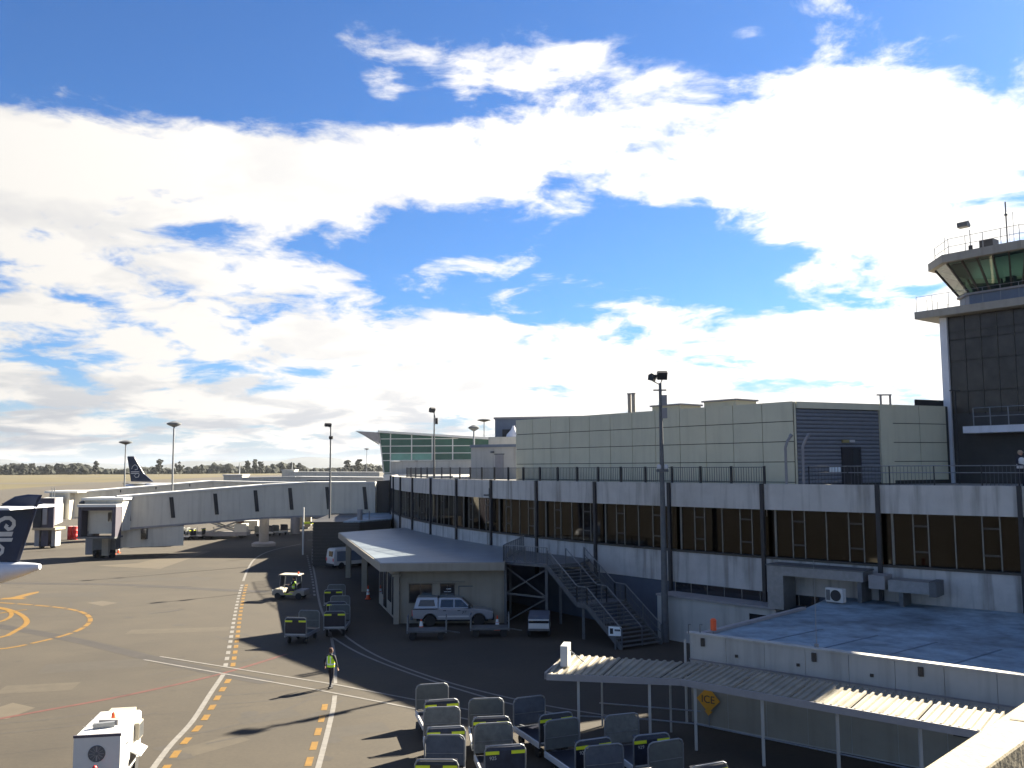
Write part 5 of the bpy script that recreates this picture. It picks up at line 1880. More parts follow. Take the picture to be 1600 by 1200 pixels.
def baggage_cart(label, group):
    "local +y is the far (plain) end"
    t = thing('baggage_cart', label, 'baggage cart', (0, 0, 0), 0, group)
    W, L2 = .63, 1.12
    MB().box(-W, W, -L2, L2, .46, .54).build('deck', M_STEEL, t)
    MB().box(-W + .02, W - .02, -L2 + .05, L2 - .05, .541, .55).build('deck_mat', M_NAVY, t)
    for sg in (-1, 1):
        MB().box(sg * W - .03, sg * W + .03, -L2, L2, .40, .58).build('side_rail', M_BRDGT if sg < 0 else M_STEEL, t)
    MB().bar((0, L2, .42), (0, L2 + .85, .32), .07, .06).build('draw_bar', M_DSTEEL, t)
    for sx in (-.5, .5):
        for sy in (-.72, .72):
            w_ = MB().lathe([(.05, -.05), (.19, -.05), (.19, .05), (.05, .05)], (sx, sy, .19), 'x', 14).build('wheel', M_TYRE, t)
            MB().box(sx - .03, sx + .03, sy - .08, sy + .08, .19, .44).build('caster', M_DSTEEL, t)

    def frame(y, top, name):
        pts = [(-W, y, .45), (-W, y, top - .16), (-W + .05, y, top - .05), (-W + .16, y, top), (W - .16, y, top), (W - .05, y, top - .05), (W, y, top - .16), (W, y, .45)]
        return MB().path(pts, .026, 8).build(name, M_STEEL, t, smooth=True)
    frame(L2, 1.55, 'end_frame')
    MB().side([(-W + .03, .62), (-W + .03, 1.40), (-W + .16, 1.52), (W - .16, 1.52), (W - .03, 1.40), (W - .03, .62)], L2 - .012, L2 + .012, 'y').build('mesh_panel', M_PANEL, t)
    MB().box(-W + .05, W - .05, L2 - .03, L2 - .013, .98, 1.0).build('panel_rib', M_STEEL, t)
    frame(-L2, 1.50, 'end_frame')
    MB().side([(-L2 - .02, .60), (-L2 - .02, 1.35), (-L2 + .01, 1.44), (-L2 + .12, 1.50), (-L2 + .14, 1.48), (-L2 + .05, 1.41), (-L2 + .02, 1.35), (-L2 + .02, .60)],
              -W + .03, W - .03, 'x').build('end_board', M_NAVY, t)
    for sg in (-1, 1):
        MB().box(sg * .40 - .21, sg * .40 + .21, -L2 - .045, -L2 - .022, 1.25, 1.345).build('hi_vis_strip', M_FLUOY, t)
    MB().box(-W + .06, W - .06, -L2 - .03, -L2 + .03, .56, .60).build('lower_bar', M_BRDGT, t)
    return t


CART_L = 'steel baggage cart with grey panel and yellow striped navy board near the canopy'
cart0 = baggage_cart(CART_L, 'baggage carts parked in rows by the canopy')
spots = [((676, 1069), (689, 1093), None), ((693, 1107), (694, 1133), None), ((692, 1149), (685, 1186), None),
         ((758, 1092), (769, 1119), None), ((773, 1131), (787, 1163), '925'), ((833, 1091), (862, 1112), '933'), ((883, 1126), (921, 1152), '920'),
         ((972, 1117), (1017, 1146), '929'), ((948, 1167), (985, 1200), None), ((1045, 1159), (1102, 1192), None)]
PANELV = [M_PANEL, mat('worn_grey_panel', (0.15, 0.155, 0.14), 0.6, var=0.3, scale=4), mat('blue_grey_panel', (0.075, 0.09, 0.11), 0.55, var=0.25, scale=4)]
BOARDV = [M_NAVY, mat('faded_black_board', (0.03, 0.03, 0.033), 0.55, var=0.4, scale=5), mat('dusty_navy_board', (0.02, 0.026, 0.045), 0.5, var=0.4, scale=5)]
for i, (fa, ne, num) in enumerate(spots):
    a, b = Vector(G(*fa, 1.55)), Vector(G(*ne, 1.50))
    c = (a + b) / 2
    d = (a - b).normalized()
    rz = math.atan2(d.y, d.x) - math.pi / 2 + R_(random.uniform(-3, 3))
    o = copy_thing(cart0, (c.x, c.y, 0), rz) if i else cart0
    o.location = (c.x, c.y, 0)
    o.rotation_euler = (0, 0, rz)
    for ch in o.children:
        if ch.name.startswith('mesh_panel') or ch.name.startswith('end_board'):
            vm = PANELV[i % 3] if ch.name.startswith('mesh') else BOARDV[(i * 2) % 3]
            ch.material_slots[0].link = 'OBJECT'
            ch.material_slots[0].material = vm
    if num:
        o['label'] = 'baggage cart with white number %s on its yellow striped navy end board' % num
        text_mesh('cart_number', num, .15, M_BRDGT, o, upright((-.38, -1.15, 1.14), (1, 0, 0)), .002)
TRAIN = 'baggage cart in the short train coupled behind the open tractor'
for (ne, fa) in (((462, 965), (489, 951)), ((523, 955), (534, 941)), ((526, 940), (533, 929)), ((521, 921), (527, 912))):
    a, b = Vector(G(*fa, 1.55)), Vector(G(*ne, 1.50))
    d = (a - b).normalized()
    c = b + d * 1.12
    copy_thing(cart0, (c.x, c.y, 0), math.atan2(d.y, d.x) - math.pi / 2, TRAIN, 'carts in the train behind the tractor')


# open tractor (buggy) with canopy roof
def buggy(loc, rz):
    "local x forward"
    t = thing('open_tractor', 'small open tug buggy with pale roof at the edge of the shadow', 'tractor', loc, rz)
    MB().side([(-1.3, .28), (-1.3, .62), (-.5, .66), (-.45, .42), (.35, .40), (.45, .72), (1.05, .78), (1.25, .62), (1.28, .30)], -.58, .58, 'y').build('body', M_CREAM, t, bevel=.04)
    MB().box(-.55, -.05, -.5, .5, .62, .78).build('seat', M_BLACK, t)
    MB().box(-.65, -.52, -.5, .5, .75, 1.15).build('seat_back', M_BLACK, t)
    MB().box(-1.28, -.62, -.55, .55, .62, .70).build('cargo_bed', M_FASC, t)
    for (x, y) in ((.72, .52), (.72, -.52), (-.72, .52), (-.72, -.52)):
        MB().tube((x, y, .6), (x * .85, y, 1.78), .022).build('roof_post', M_STEEL, t)
    MB().side([(-.85, 1.76), (-.8, 1.84), (.72, 1.86), (.80, 1.78)], -.60, .60, 'y').build('roof', M_TOWERC, t, bevel=.03)
    MB().add([(.74, -.5, .8), (.74, .5, .8), (.63, .5, 1.74), (.63, -.5, 1.74)], [(0, 1, 2, 3)]).build('windscreen', G_CLEAR, t)
    MB().lathe([(.16, 0), (.18, .02), (.16, .04)], (.28, .22, 1.02), n=12).build('steering_wheel', M_BLACK, t)
    MB().tube((.42, .22, .75), (.3, .22, 1.03), .02).build('steering_column', M_BLACK, t)
    MB().box(-.35, .28, .585, .60, .36, .43).build('hi_vis_strip', M_FLUOY, t)
    MB().box(-.35, .28, -.60, -.585, .36, .43).build('hi_vis_strip', M_FLUOY, t)
    for sg in (-1, 1):
        MB().lathe([(.02, 0), (.09, .01), (.09, .05), (.02, .06)], (1.24, sg * .4, .6), 'x', 12).build('headlight', M_LAMPL, t)
        for x in (-.85, .82):
            wheel(t, x, sg * .5, .25, .18, hub=M_BRDGT)
    MB().lathe([(.07, 0), (.08, .12), (.03, .16)], (-.6, 0, 1.85), n=10).build('beacon', M_ORNG, t)
    return t


q = G(452, 936)
BUG = (q[0], q[1] + .4)
buggy((*BUG, 0), R_(172))


def dolly(loc, rz, label):
    t = thing('flat_dolly', label, 'dolly', loc, rz, 'flat dollies in front of the pickup')
    MB().box(-1.15, 1.15, -.6, .6, .44, .54).build('deck', M_DSTEEL, t)
    for x in (-1.12, 1.12):
        for y in (-.55, .55):
            MB().box(x - .035, x + .035, y - .035, y + .035, .4, 1.3).build('corner_post', M_STEEL, t)
        MB().box(x - .03, x + .03, -.55, .55, 1.2, 1.28).build('end_bar', M_DSTEEL, t)
        MB().box(x - .02, x + .02, -.52, .52, .55, 1.2).build('end_board', M_DSTEEL, t)
    for x in (-.82, .82):
        for sg in (-1, 1):
            wheel(t, x, sg * .5, .2, .12, hub=M_BRDGT)
    MB().bar((1.15, 0, .42), (1.9, 0, .3), .06, .06).build('draw_bar', M_DSTEEL, t)


q = G(666, 1000)
dolly((q[0], q[1] + .5, 0), R_(3), 'flat steel dolly with end boards beside the pickup rear wheel')
q = G(765, 996)
dolly((q[0], q[1] + .5, 0), R_(1), 'flat steel dolly with end boards before the pickup bonnet')

# covered white trailer below the stair
q = G(844, 998)
tr = thing('covered_trailer', 'small covered trailer with white tail panel below the stair landing', 'trailer', (q[0], q[1] + 1.2, 0), R_(-4))
MB().box(-.64, .64, -1.05, 1.05, .42, .56).build('chassis', M_DSTEEL, tr)
MB().side([(-1.05, .56), (-1.05, 1.05), (-.9, 1.22), (.9, 1.3), (1.05, 1.05), (1.05, .56)], -.62, .62, 'x').build('cover', M_GWALL, tr, bevel=.04)
MB().box(-.6, .6, -1.09, -1.055, .55, .85).build('tail_panel', M_VEHW, tr)
MB().box(-.6, .6, -1.09, -1.055, 1.0, 1.08).build('tail_band', M_VEHW, tr)
MB().box(-.56, .56, -1.075, -1.05, .86, .99).build('tail_window', M_CARGLS, tr)
for sg in (-1, 1):
    wheel(tr, sg * .6, -.5, .22, .14, 'x')
    wheel(tr, sg * .6, .6, .22, .14, 'x')


# ground power unit
def gpu(loc, rz):
    t = thing('ground_power_unit', 'boxy white ground power unit with open hatch on the apron', 'ground power unit', loc, rz)
    W, L2, Z0, Z1 = .68, 1.38, .42, 1.88
    MB().side([(-W, Z0), (-W, Z1 - .06), (-W + .06, Z1), (W - .06, Z1), (W, Z1 - .06), (W, Z0)], -L2, L2, 'y').build('housing', M_VEHW, t, bevel=.02)
    MB().box(-W - .01, W + .01, -L2 - .012, -L2 + .05, Z1 - .07, Z1 + .006).build('front_edge_trim', M_MAUVE, t)
    MB().box(-.4, .4, L2, L2 + .5, Z1 - .75, Z1 - .02).build('rear_hood', M_CREAM, t)
    MB().box(-W, W, -.42, -.405, Z1 + .001, Z1 + .012).build('roof_seam', M_FASC, t)
    MB().box(-W, W, .45, .465, Z1 + .001, Z1 + .012).build('roof_seam', M_FASC, t)
    o = MB().box(-.3, .32, -.09, .09, Z1, Z1 + .16).build('exhaust_box', M_STEEL, t)
    o.location = (-.02, -.62, 0)
    o.rotation_euler = (0, 0, R_(14))
    o = MB().box(-.3, .3, -.1, .1, Z1, Z1 + .15).build('exhaust_box', M_FASC, t)
    o.location = (.06, -.22, 0)
    o.rotation_euler = (0, 0, R_(-8))
    MB().lathe([(.07, 0), (.07, .06), (.055, .2), (.02, .24)], (.05, .28, Z1), n=12).build('beacon', M_ORNG, t, smooth=True)
    # round louvred fan on the end wall
    fan = MB().lathe([(.23, 0), (.25, -.015), (.235, -.03), (.22, -.015)], (0, -L2, 1.32), 'y', 24).build('fan_ring', M_DSTEEL, t)
    MB().lathe([(.01, 0), (.05, 0), (.05, -.03), (.01, -.03)], (0, -L2 - .002, 1.32), 'y', 12).build('fan_hub', M_DSTEEL, fan)
    for k in range(12):
        a = 2 * math.pi * k / 12
        MB().bar((.05 * math.cos(a), -L2 - .012, 1.32 + .05 * math.sin(a)), (.22 * math.cos(a), -L2 - .012, 1.32 + .22 * math.sin(a)), .035, .012).build('fan_blade', M_FASC, fan)
    # right side: hatches, vent, open flap
    MB().box(W, W + .02, -1.2, -.2, .75, 1.6).build('side_door', M_VEHW, t, bevel=.008)
    MB().box(W, W + .03, -.8, -.45, 1.35, 1.42).build('side_badge', M_DSTEEL, t)
    MB().box(W, W + .16, .35, .95, 1.15, 1.7).build('air_intake', M_CREAM, t, bevel=.02)
    for k in range(5):
        MB().box(W + .15, W + .175, .38 + k * .11, .44 + k * .11, 1.2, 1.66).build('intake_slat', M_DSTEEL, t)
    fl = MB().box(0, .38, -.5, .5, -.02, .02).build('open_flap', M_VEHW, t)
    fl.location = (W, .35, .98)
    fl.rotation_euler = (0, R_(28), 0)
    MB().box(W + .001, W + .012, -.2, .75, .52, .95).build('hatch_opening', M_BLACK, t)
    MB().box(-W + .05, W - .05, -L2 + .1, L2 - .1, .3, .42).build('chassis', M_BLACK, t)
    for sg in (-1, 1):
        for y in (-.85, .85):
            wheel(t, sg * .6, y, .26, .18, 'x')
    MB().bar((0, -L2, .38), (0, -L2 - 1.2, .34), .08, .08).build('tow_bar', M_MAUVE, t)
    MB().path([(.05, -L2 - .35, .38), (.05, -L2 - .38, .95)], .05, 8).build('brake_lever', M_MAUVE, t)
    MB().lathe([(.02, 0), (.07, .03), (.08, .08), (.05, .14), (.01, .16)], (.05, -L2 - .38, .93), n=12).build('lever_knob', M_RED, t, smooth=True)
    MB().path([(-.75, -L2 - .3, .3), (-.62, -L2 - .2, .75)], .02, 6).build('cable_hook', M_BRDGT, t)
    return t


fa, fb = Vector(G(118, 1150, 1.88)), Vector(G(185, 1147, 1.88))
ba, bb = Vector(G(156, 1110, 1.88)), Vector(G(221, 1110, 1.88))
c = (fa + fb + ba + bb) / 4
d = ((ba + bb) - (fa + fb)).normalized()
gpu((c.x, c.y, 0), math.atan2(d.y, d.x) - math.pi / 2)


# cones
def cone(u, v, label, m=M_ORNG, h=.75, group=None):
    p = G(u, v)
    t = thing('traffic_cone', label, 'cone', (*p, 0), 0, group)
    MB().box(-.2, .2, -.2, .2, 0, .05).build('base', m, t)
    MB().lathe([(.15, .05), (.035, h)], n=12).build('cone_body', m, t, smooth=True)
    for z in (.42, .66):
        r = .15 - .115 * (z * h - .05) / (h - .05)
        MB().lathe([(r + .016, z * h - .09), (r, z * h + .09)], n=12).build('reflective_band', M_REFL, t)


cone(575, 936, 'orange cone with white bands under the crew hut canopy edge', h=1.0)
cone(658, 983, 'orange cone with white top behind the rear dolly', h=.6)
cone(777, 984, 'tall cone with bright bands before the pickup nose', h=.85)
cone(787, 966, 'tall cone with bright bands beside the stair leg', h=.85)
cone(178, 866, 'orange cone beside the wheels of the near jet bridge cab', h=1.0, group='cones by the jet bridge wheels')
cone(185, 864, 'orange cone beside the wheels of the near jet bridge cab', h=1.0, group='cones by the jet bridge wheels')

# equipment below the bridges
q = G(355, 840)
ld = thing('container_loader', 'grey scissor loader with raised platform under the near jet bridge', 'loader', (*q, 0), R_(6))
MB().box(-3.3, 3.0, -1.4, 1.4, .35, .85).build('chassis', M_FASC, ld)
for sg in (-1, 1):
    for x0, x1 in ((-2.6, 1.8), (1.8, -2.6)):
        MB().bar((x0, sg * 1.1, .8), (x1, sg * 1.1, 2.4), .16, .22).build('scissor_arm', M_STEEL, ld)
MB().box(-3.0, 2.6, -1.5, 1.5, 2.4, 2.7).build('platform', M_STEEL, ld)
for x in (-3.0, -1.6, -.2, 1.2, 2.6):
    MB().box(x - .05, x + .05, -1.5, -1.4, 2.7, 3.7).build('rail_post', M_STEEL, ld)
for z in (3.2, 3.68):
    MB().box(-3.0, 2.6, -1.49, -1.41, z - .04, z + .04).build('guard_rail', M_STEEL, ld)
MB().box(1.2, 2.9, -1.2, .4, .85, 2.0).build('cab', M_BRDG, ld)
for x in (-2.4, 2.2):
    for sg in (-1, 1):
        wheel(ld, x, sg * 1.2, .42, .3)
for (u, v) in ((298, 838), (311, 838), (324, 837)):
    q = G(u, v)
    t = thing('container_dolly', 'low container dolly beside the scissor loader', 'dolly', (*q, 0), R_(20), 'container dollies under the jet bridge')
    MB().box(-.75, .75, -.75, .75, .4, .55).build('deck', M_STEEL, t)
    for k in range(4):
        MB().tube((-.7, -.55 + k * .36, .62), (.7, -.55 + k * .36, .62), .06).build('roller', M_FASC, t)
    for x in (-.55, .55):
        for sg in (-1, 1):
            wheel(t, x, sg * .55, .2, .14, hub=M_BRDGT)
    MB().bar((.7, 0, .4), (1.5, 0, .5), .08, .08).build('draw_bar', M_ORNG, t)
for (u, v, w_, h_, m, lab) in ((393, 829, 2.1, 1.6, M_WALLW, 'pale air cargo container beside the bridge column'),
                               ((383), 821, 2.6, 2.3, M_REDP, 'dull red cargo container behind the scissor loader'),
                               (475, 826, 2.3, 2.2, M_CREAM, 'tan cargo container beside the rear bridge column'),
                               (481, 806, 3.2, 2.0, M_REDP, 'maroon cargo container deep under the bridges')):
    q = G(u, v)
    t = thing('cargo_container', lab, 'container', (*q, 0), R_(8))
    MB().side([(-w_ / 2, .2), (-w_ / 2, h_), (w_ / 2, h_), (w_ / 2, .55), (w_ / 2 - .4, .2)], -1, 1, 'y').build('container_shell', m, t)
    MB().box(-w_ / 2, w_ / 2 - .4, -1.03, 1.03, .08, .2).build('container_base', M_STEEL, t)
    MB().box(-w_ / 2 + .1, w_ / 2 - .15, -1.03, -1.005, .6, h_ - .1).build('container_door', m, t)
for k, (u, v) in enumerate(((292, 843), (306, 842), (321, 841), (412, 838), (437, 836))):
    q = G(u, v)
    copy_thing(cart0, (*q, 0), R_(60 + 25 * k), 'baggage cart left in the shade under the near jet bridge', 'carts under the jet bridge')
q = G(252, 853)
bt = thing('belt_loader', 'low white belt loader beside the striped barrier under the bridge', 'belt loader', (*q, 0), R_(2))
MB().box(-3.0, 2.2, -.7, .7, .45, .8).build('chassis', M_VEHW, bt, bevel=.05)
MB().box(-.2, 2.3, -.72, .72, .8, 1.15).build('bonnet', M_VEHW, bt, bevel=.05)
MB().bar((-3.6, 0, .7), (1.8, 0, 1.25), .9, .14).build('belt', M_BLACK, bt)
MB().box(-.3, .0, -.55, .55, 1.1, 2.3).build('seat_frame', M_DARKM, bt)
for x in (-2.0, 1.4):
    for sg in (-1, 1):
        wheel(bt, x, sg * .65, .35, .22)
q = G(280, 849)
br = thing('striped_barrier', 'orange and white striped barrier post under the near bridge', 'barrier', (*q, 0))
for k in range(6):
    MB().tube((0, 0, .12 + k * .3), (0, 0, .12 + (k + 1) * .3), .3, n=12).build('stripe_band', M_ORNG if k % 2 == 0 else M_REFL, br)
MB().box(-.4, .4, -.4, .4, 0, .12).build('base', M_BLACK, br)
for (u, v) in ((115.5, 833), (123, 833)):
    q = at(u, 128)
    t = thing('red_drum', 'tall red drum standing behind the near bridge cab', 'drum', (*q, 0), 0, 'red drums behind the bridge cab')
    MB().lathe([(.3, 0), (.36, .03), (.36, .6), (.38, .63), (.36, .66), (.36, 1.25), (.38, 1.28), (.36, 1.31), (.36, 1.85), (.3, 1.88)], n=16).build('drum_shell', M_RED, t, smooth=True)
    MB().lathe([(.02, 1.86), (.3, 1.88), (.3, 1.9), (.02, 1.9)], n=16).build('drum_lid', M_BRDGT, t)
q = G(499, 818)
ps = thing('white_marker_post', 'slim white marker post with yellow arm near the annex', 'post', (at(499, 112)[0], 104.0, 0))
MB().tube((0, 0, 0), (0, 0, 5.4), .1, n=8).build('post', M_BRDGT, ps)
MB().box(.1, 1.1, -.06, .06, 3.5, 3.72).build('yellow_arm', M_FLUOY, ps)
# small distant vehicles on the airfield
for (u, v, lab) in ((62, 741, 'tiny white vehicle far out on the dry grass airfield'), (307, 734.3, 'tiny pale vehicle at the foot of the far trees')):
    q = G(u, v)
    t = thing('airfield_vehicle', lab, 'vehicle', (*q, 0))
    MB().side([(-3, .5), (-3, 2.6), (1.2, 2.6), (2, 1.6), (3, 1.4), (3, .5)], -1.1, 1.1, 'y').build('body', M_VEHW, t)
    for x in (-2, 2):
        MB().lathe([(.2, -1.2), (.5, -1.2), (.5, 1.2), (.2, 1.2)], (x, 0, .5), 'y', 10).build('wheel', M_TYRE, t)


# ------------------------------------------------------------------ people
def skinned(name, verts, edges, radii, material, parent, root=0, sub=1):
    m = bpy.data.meshes.new(name)
    m.from_pydata(verts, edges, [])
    o = bpy.data.objects.new(name, m)
    COL.objects.link(o)
    o.modifiers.new('skin', 'SKIN')
    if not m.skin_vertices:
        m.skin_vertices.new()
    for i, r in enumerate(radii):
        m.skin_vertices[0].data[i].radius = (r, r) if not isinstance(r, tuple) else r
    m.skin_vertices[0].data[root].use_root = True
    sb_ = o.modifiers.new('sub', 'SUBSURF')
    sb_.levels = sb_.render_levels = sub
    dg = bpy.context.evaluated_depsgraph_get()
    m2 = bpy.data.meshes.new_from_object(o.evaluated_get(dg))
    bpy.data.objects.remove(o)
    m2.polygons.foreach_set('use_smooth', [True] * len(m2.polygons))
    m2.materials.clear()
    m2.materials.append(material)
    return put(name, m2, parent)


def person(label, loc, rz, pose, cloth, skinm, vest, seated=False, cap=None, group=None):
    "local y faces forward"
    t = thing('person', label, 'person', loc, rz, group)
    J = dict(pelvis=(0, 0, .95), waist=(0, 0, 1.08), chest=(0, .01, 1.30), neck=(0, .0, 1.47), head0=(0, .01, 1.56), head=(0, .02, 1.66),
             shL=(-.19, 0, 1.42), elL=(-.25, -.02, 1.14), wrL=(-.24, .08, .90), shR=(.19, 0, 1.42), elR=(.25, -.02, 1.14), wrR=(.24, .08, .90),
             hpL=(-.10, 0, .90), knL=(-.11, .02, .50), anL=(-.11, -.03, .09), toL=(-.12, .15, .04), hpR=(.10, 0, .90), knR=(.11, .02, .50), anR=(.11, -.03, .09), toR=(.12, .15, .04))
    J.update(pose)
    names = list(J)
    E_ = [('pelvis', 'waist'), ('waist', 'chest'), ('chest', 'neck'), ('neck', 'head0'), ('head0', 'head')]
    for s_ in 'LR':
        E_ += [('chest', 'sh' + s_), ('sh' + s_, 'el' + s_), ('el' + s_, 'wr' + s_), ('pelvis', 'hp' + s_), ('hp' + s_, 'kn' + s_), ('kn' + s_, 'an' + s_), ('an' + s_, 'to' + s_)]
    rad = dict(pelvis=.145, waist=.135, chest=.165, neck=.062, head0=.075, head=.088, sh=.075, el=.05, wr=.036, hp=.10, kn=.066, an=.045, to=.04)
    vs = [J[k] for k in names]
    rr = [rad[k] if k in rad else rad[k[:2]] for k in names]
    ed = [(names.index(a), names.index(b)) for a, b in E_]
    body = skinned('body', vs, ed, rr, cloth, t, 0, 2)
    # head with face, hands with fingers
    hc = Vector(J['head'])
    mb = MB()
    pr_ = [(.03, -.135), (.062, -.11), (.078, -.06), (.088, 0), (.086, .05), (.06, .1), (.01, .118)]
    mb.lathe([(r, z) for r, z in pr_], tuple(hc), n=14)
    mb.v = [(x, hc.y + (y - hc.y) * 1.15, z) for x, y, z in mb.v]
    hd = mb.build('head', skinm, t, smooth=True)
    MB().side([(hc.y + .095, hc.z - .03), (hc.y + .125, hc.z - .035), (hc.y + .10, hc.z + .02)], hc.x - .014, hc.x + .014).build('nose', skinm, hd)
    for sg in (-1, 1):
        MB().lathe([(.004, -.02), (.022, -.01), (.022, .02), (.006, .035)], (hc.x + sg * .088, hc.y, hc.z - .01), n=8).build('ear', skinm, hd)
        MB().box(hc.x + sg * .034 - .013, hc.x + sg * .034 + .013, hc.y + .088, hc.y + .1, hc.z - .004, hc.z + .01).build('eye', M_BLACK, hd)
    MB().box(hc.x - .025, hc.x + .025, hc.y + .09, hc.y + .1, hc.z - .075, hc.z - .066).build('mouth', M_RED, hd)
    hp = [(.093, -.04), (.099, .02), (.097, .06), (.07, .115), (.01, .135)]
    mb = MB().lathe(hp, (hc.x, hc.y - .022, hc.z), n=14)
    mb.v = [(x, hc.y - .022 + (y - hc.y + .022) * 1.12, z) for x, y, z in mb.v]
    mb.build('hair' if cap is None else 'cap', M_HAIR if cap is None else cap, hd, smooth=True)
    if cap is not None:
        MB().side([(hc.y + .06, hc.z + .035), (hc.y + .19, hc.z + .025), (hc.y + .06, hc.z + .05)], hc.x - .08, hc.x + .08).build('cap_peak', cap, hd)
    for s_ in 'LR':
        w_ = Vector(J['wr' + s_])
        d_ = (w_ - Vector(J['el' + s_])).normalized()
        sgn = -1 if s_ == 'L' else 1
        side_ = d_.cross(Vector((sgn, 0, 0)))
        if side_.length < .1:
            side_ = Vector((0, 1, 0))
        side_.normalize()
        cr = side_.cross(d_).normalized()
        vv, ee, ra = [w_ - d_ * .02, w_ + d_ * .075], [(0, 1)], [.024, .03]
        for k, (off, ln_) in enumerate(((-.027, .07), (-.009, .082), (.009, .077), (.027, .06))):
            b0 = len(vv)
            vv += [w_ + d_ * .085 + side_ * off, w_ + d_ * (.085 + ln_ * .5) + side_ * off + cr * .008, w_ + d_ * (.085 + ln_ * .9) + side_ * off + cr * .03]
            ee += [(1, b0), (b0, b0 + 1), (b0 + 1, b0 + 2)]
            ra += [.010, .009, .007]
        b0 = len(vv)
        vv += [w_ + d_ * .03 + side_ * .04, w_ + d_ * .075 + side_ * .058 + cr * .012]
        ee += [(0, b0), (b0, b0 + 1)]
        ra += [.011, .008]
        skinned('hand', [tuple(p) for p in vv], ee, ra, skinm, t, 0, 1)
    for s_ in 'LR':
        a_ = Vector(J['an' + s_])
        o_ = Vector(J['to' + s_])
        dd_ = (o_ - a_)
        MB().box(-.045, .045, -.08, .2, 0, .085).build('shoe', M_BLACK, t, bevel=.02)
        sh = t.children[-1]
        sh.location = (a_.x, a_.y, max(0, min(a_.z, o_.z) - .05))
        sh.rotation_euler = (0, 0, math.atan2(dd_.y, dd_.x) - math.pi / 2)
    if vest is not None:
        c0, w0_, n0 = Vector(J['waist']), Vector(J['chest']), Vector(J['neck'])
        rows_ = [(c0 - Vector((0, 0, .14)), .185, .155), (c0, .18, .155), ((c0 + w0_) / 2, .19, .162), (w0_, .205, .165), (w0_.lerp(n0, .6), .19, .135), (w0_.lerp(n0, .93), .10, .085)]
        n_ = 20
        vs, fs = [], []
        for (p, a, b) in rows_:
            for k in range(n_):
                th = 2 * math.pi * k / n_
                vs.append((p.x + a * math.cos(th), p.y + b * math.sin(th), p.z))
        for r in range(len(rows_) - 1):
            fs += [(r * n_ + k, r * n_ + (k + 1) % n_, (r + 1) * n_ + (k + 1) % n_, (r + 1) * n_ + k) for k in range(n_)]
        vo = MB().add(vs, fs).build('vest', vest, t, smooth=True)
        if vest is M_FLUOG:
            for (p, a, b) in ((rows_[1][0], .186, .161),):
                mb = MB()
                vs = []
                for dz in (-.03, .03):
                    for k in range(n_):
                        th = 2 * math.pi * k / n_
                        vs.append((p.x + (a + .004) * math.cos(th), p.y + (b + .004) * math.sin(th), p.z + dz))
                mb.add(vs, [(k, (k + 1) % n_, n_ + (k + 1) % n_, n_ + k) for k in range(n_)]).build('reflective_belt', M_REFL, vo)
            for sx in (-.09, .09):
                for yy, zz_ in ((-.165, 1.22), (.165, 1.22)):
                    MB().box(sx - .016, sx + .016, w0_.y + yy - .012, w0_.y + yy + .012, zz_ - .1, zz_ + .2).build('reflective_strap', M_REFL, vo)
    return t


q = G(516.5, 1075)
person('walker in lime hi-vis vest and dark trousers on the painted crossing', (*q, 0), R_(-25),
       dict(elL=(-.31, -.07, 1.16), wrL=(-.35, .04, .93), elR=(.26, .05, 1.14), wrR=(.27, .14, .90), knL=(-.09, .12, .50), anL=(-.09, .10, .09), toL=(-.10, .28, .045),
            knR=(.08, .02, .50), anR=(.09, -.18, .12), toR=(.10, -.01, .04)), M_CLOTH, M_SKIN, M_FLUOG)
person('person in white shirt and straw coloured cap leaning on the deck railing', (23.72, 42.0, 8.8), R_(190),
       dict(elL=(-.25, .10, 1.14), wrL=(-.08, .32, 1.08), elR=(.25, .10, 1.14), wrR=(.08, .32, 1.08)), M_CLOTH, M_SKIN, M_SHIRT, cap=M_TAPE)
bx_, by_ = BUG
person('seated driver in lime hi-vis vest at the wheel of the open tractor', (bx_ + .30, by_ - .20, -.16), R_(172 - 90),
       dict(knL=(-.14, .45, .92), anL=(-.14, .55, .58), toL=(-.14, .70, .56), knR=(.14, .45, .92), anR=(.14, .55, .58), toR=(.14, .70, .56),
            elL=(-.25, .12, 1.18), wrL=(-.10, .38, 1.20), elR=(.25, .12, 1.18), wrR=(.10, .38, 1.20)), M_CLOTH, M_SKIN, M_FLUOG)


# ------------------------------------------------------------------ far trees and hills
def icoclump(mb, c, r, sq, jit):
    t = (1 + 5 ** .5) / 2
    V = [(-1, t, 0), (1, t, 0), (-1, -t, 0), (1, -t, 0), (0, -1, t), (0, 1, t), (0, -1, -t), (0, 1, -t), (t, 0, -1), (t, 0, 1), (-t, 0, -1), (-t, 0, 1)]
    Fc = [(0, 11, 5), (0, 5, 1), (0, 1, 7), (0, 7, 10), (0, 10, 11), (1, 5, 9), (5, 11, 4), (11, 10, 2), (10, 7, 6), (7, 1, 8), (3, 9, 4), (3, 4, 2), (3, 2, 6), (3, 6, 8), (3, 8, 9), (4, 9, 5), (2, 4, 11), (6, 2, 10), (8, 6, 7), (9, 8, 1)]
    vs = []
    for v in V:
        k = r / 1.9 * (1 + random.uniform(-jit, jit))
        vs.append((c[0] + v[0] * k, c[1] + v[1] * k, c[2] + v[2] * k * sq))
    mb.add(vs, Fc)


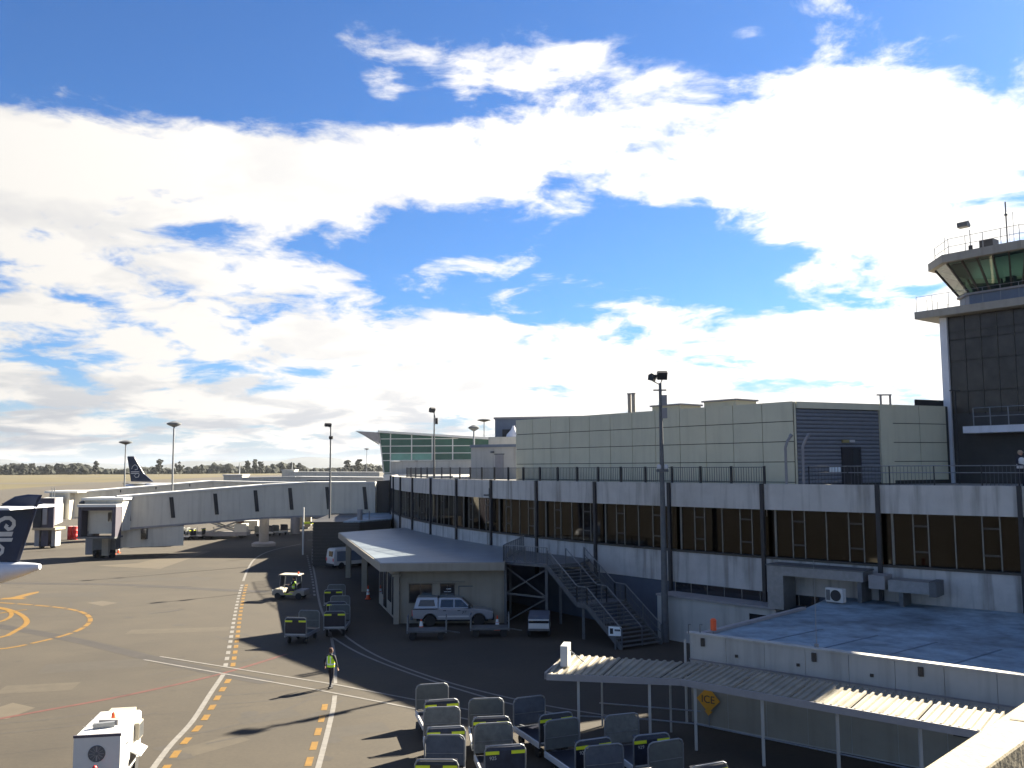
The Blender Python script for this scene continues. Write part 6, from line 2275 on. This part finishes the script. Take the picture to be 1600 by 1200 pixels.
def wood_mass():
    mb = MB()
    for k in range(900):
        u = random.uniform(-150, 720)
        D = random.uniform(1500, 1800)
        hgt = 11 + 5 * math.sin(u * .021) + 4 * math.sin(u * .057 + 1) + random.uniform(-2, 3)
        if 320 < u < 420:
            hgt *= .75
        x = (u - 800) / FPX * D
        for j in range(3):
            r = random.uniform(4, 7)
            icoclump(mb, (x + random.uniform(-7, 7), D + random.uniform(-6, 6), max(2.5, hgt * random.uniform(.2, .95) - r * .4)), r, random.uniform(.7, 1.1), .35)
    o = mb.build('distant_wood', M_TREE)
    tag(o, 'low dark belt of far trees beyond the airfield', 'trees', kind='stuff')


wood_mass()
for (u, h_, w_) in ((40, 18, 5), (52, 19, 6), (76, 16, 7), (152, 22, 5.5), (120, 17, 7), (250, 23, 9), (282, 20, 10), (388, 21, 6), (399, 23, 5), (408, 20, 6), (545, 21, 9), (560, 23, 8), (468, 17, 6)):
    D = random.uniform(1400, 1480)
    x = (u - 800) / FPX * D
    t = thing('far_tree', 'taller tree rising out of the far tree belt', 'tree', (x, D, 0), 0, 'taller trees in the far belt')
    MB().tube((0, 0, 0), (0, 0, h_ * .7), .6, .25, 6).build('trunk', M_BARK, t)
    mb = MB()
    for k in range(34):
        a = random.uniform(0, 6.28)
        rr = w_ * random.uniform(0, .75)
        z = h_ * random.uniform(.25, .95)
        rr *= 1.0 - .5 * abs(z / h_ - .55)
        icoclump(mb, (rr * math.cos(a), rr * math.sin(a), z), random.uniform(1.4, 3.0), .9, .4)
    mb.build('crown', M_TREE, t)
mb = MB()
n_ = 160
vs = []
for k in range(n_ + 1):
    x = -7000 + 12500 * k / n_
    h_ = 45 + 22 * math.sin(k * .21) + 14 * math.sin(k * .53 + 2) + 9 * math.sin(k * 1.1)
    vs += [(x, 6200, -2), (x, 6700, max(8, h_)), (x, 7400, max(10, h_ + 8 * math.sin(k * .9)))]
fs = []
for k in range(n_):
    for j in range(2):
        a = k * 3 + j
        fs.append((a, a + 3, a + 4, a + 1))
o = mb.add(vs, fs).build('hills', M_HILL, None, smooth=True)
o['kind'] = 'structure'

# ------------------------------------------------------------------ air
def build_haze():
    m = bpy.data.materials.new('haze_air')
    m.use_nodes = True
    nt = m.node_tree
    nt.nodes.remove(nt.nodes['Principled BSDF'])
    pv = nt.nodes.new('ShaderNodeVolumePrincipled')
    pv.inputs['Color'].default_value = (0.82, 0.88, 0.96, 1)
    pv.inputs['Density'].default_value = 0.000026
    pv.inputs['Anisotropy'].default_value = 0.2
    nt.links.new(pv.outputs[0], nt.nodes['Material Output'].inputs['Volume'])
    o = MB().box(-8900, 8900, -290, 8900, -3.5, 110).build('haze', m)
    o['kind'] = 'stuff'
    tag(o, 'pale even air over the airfield', 'haze')


build_haze()
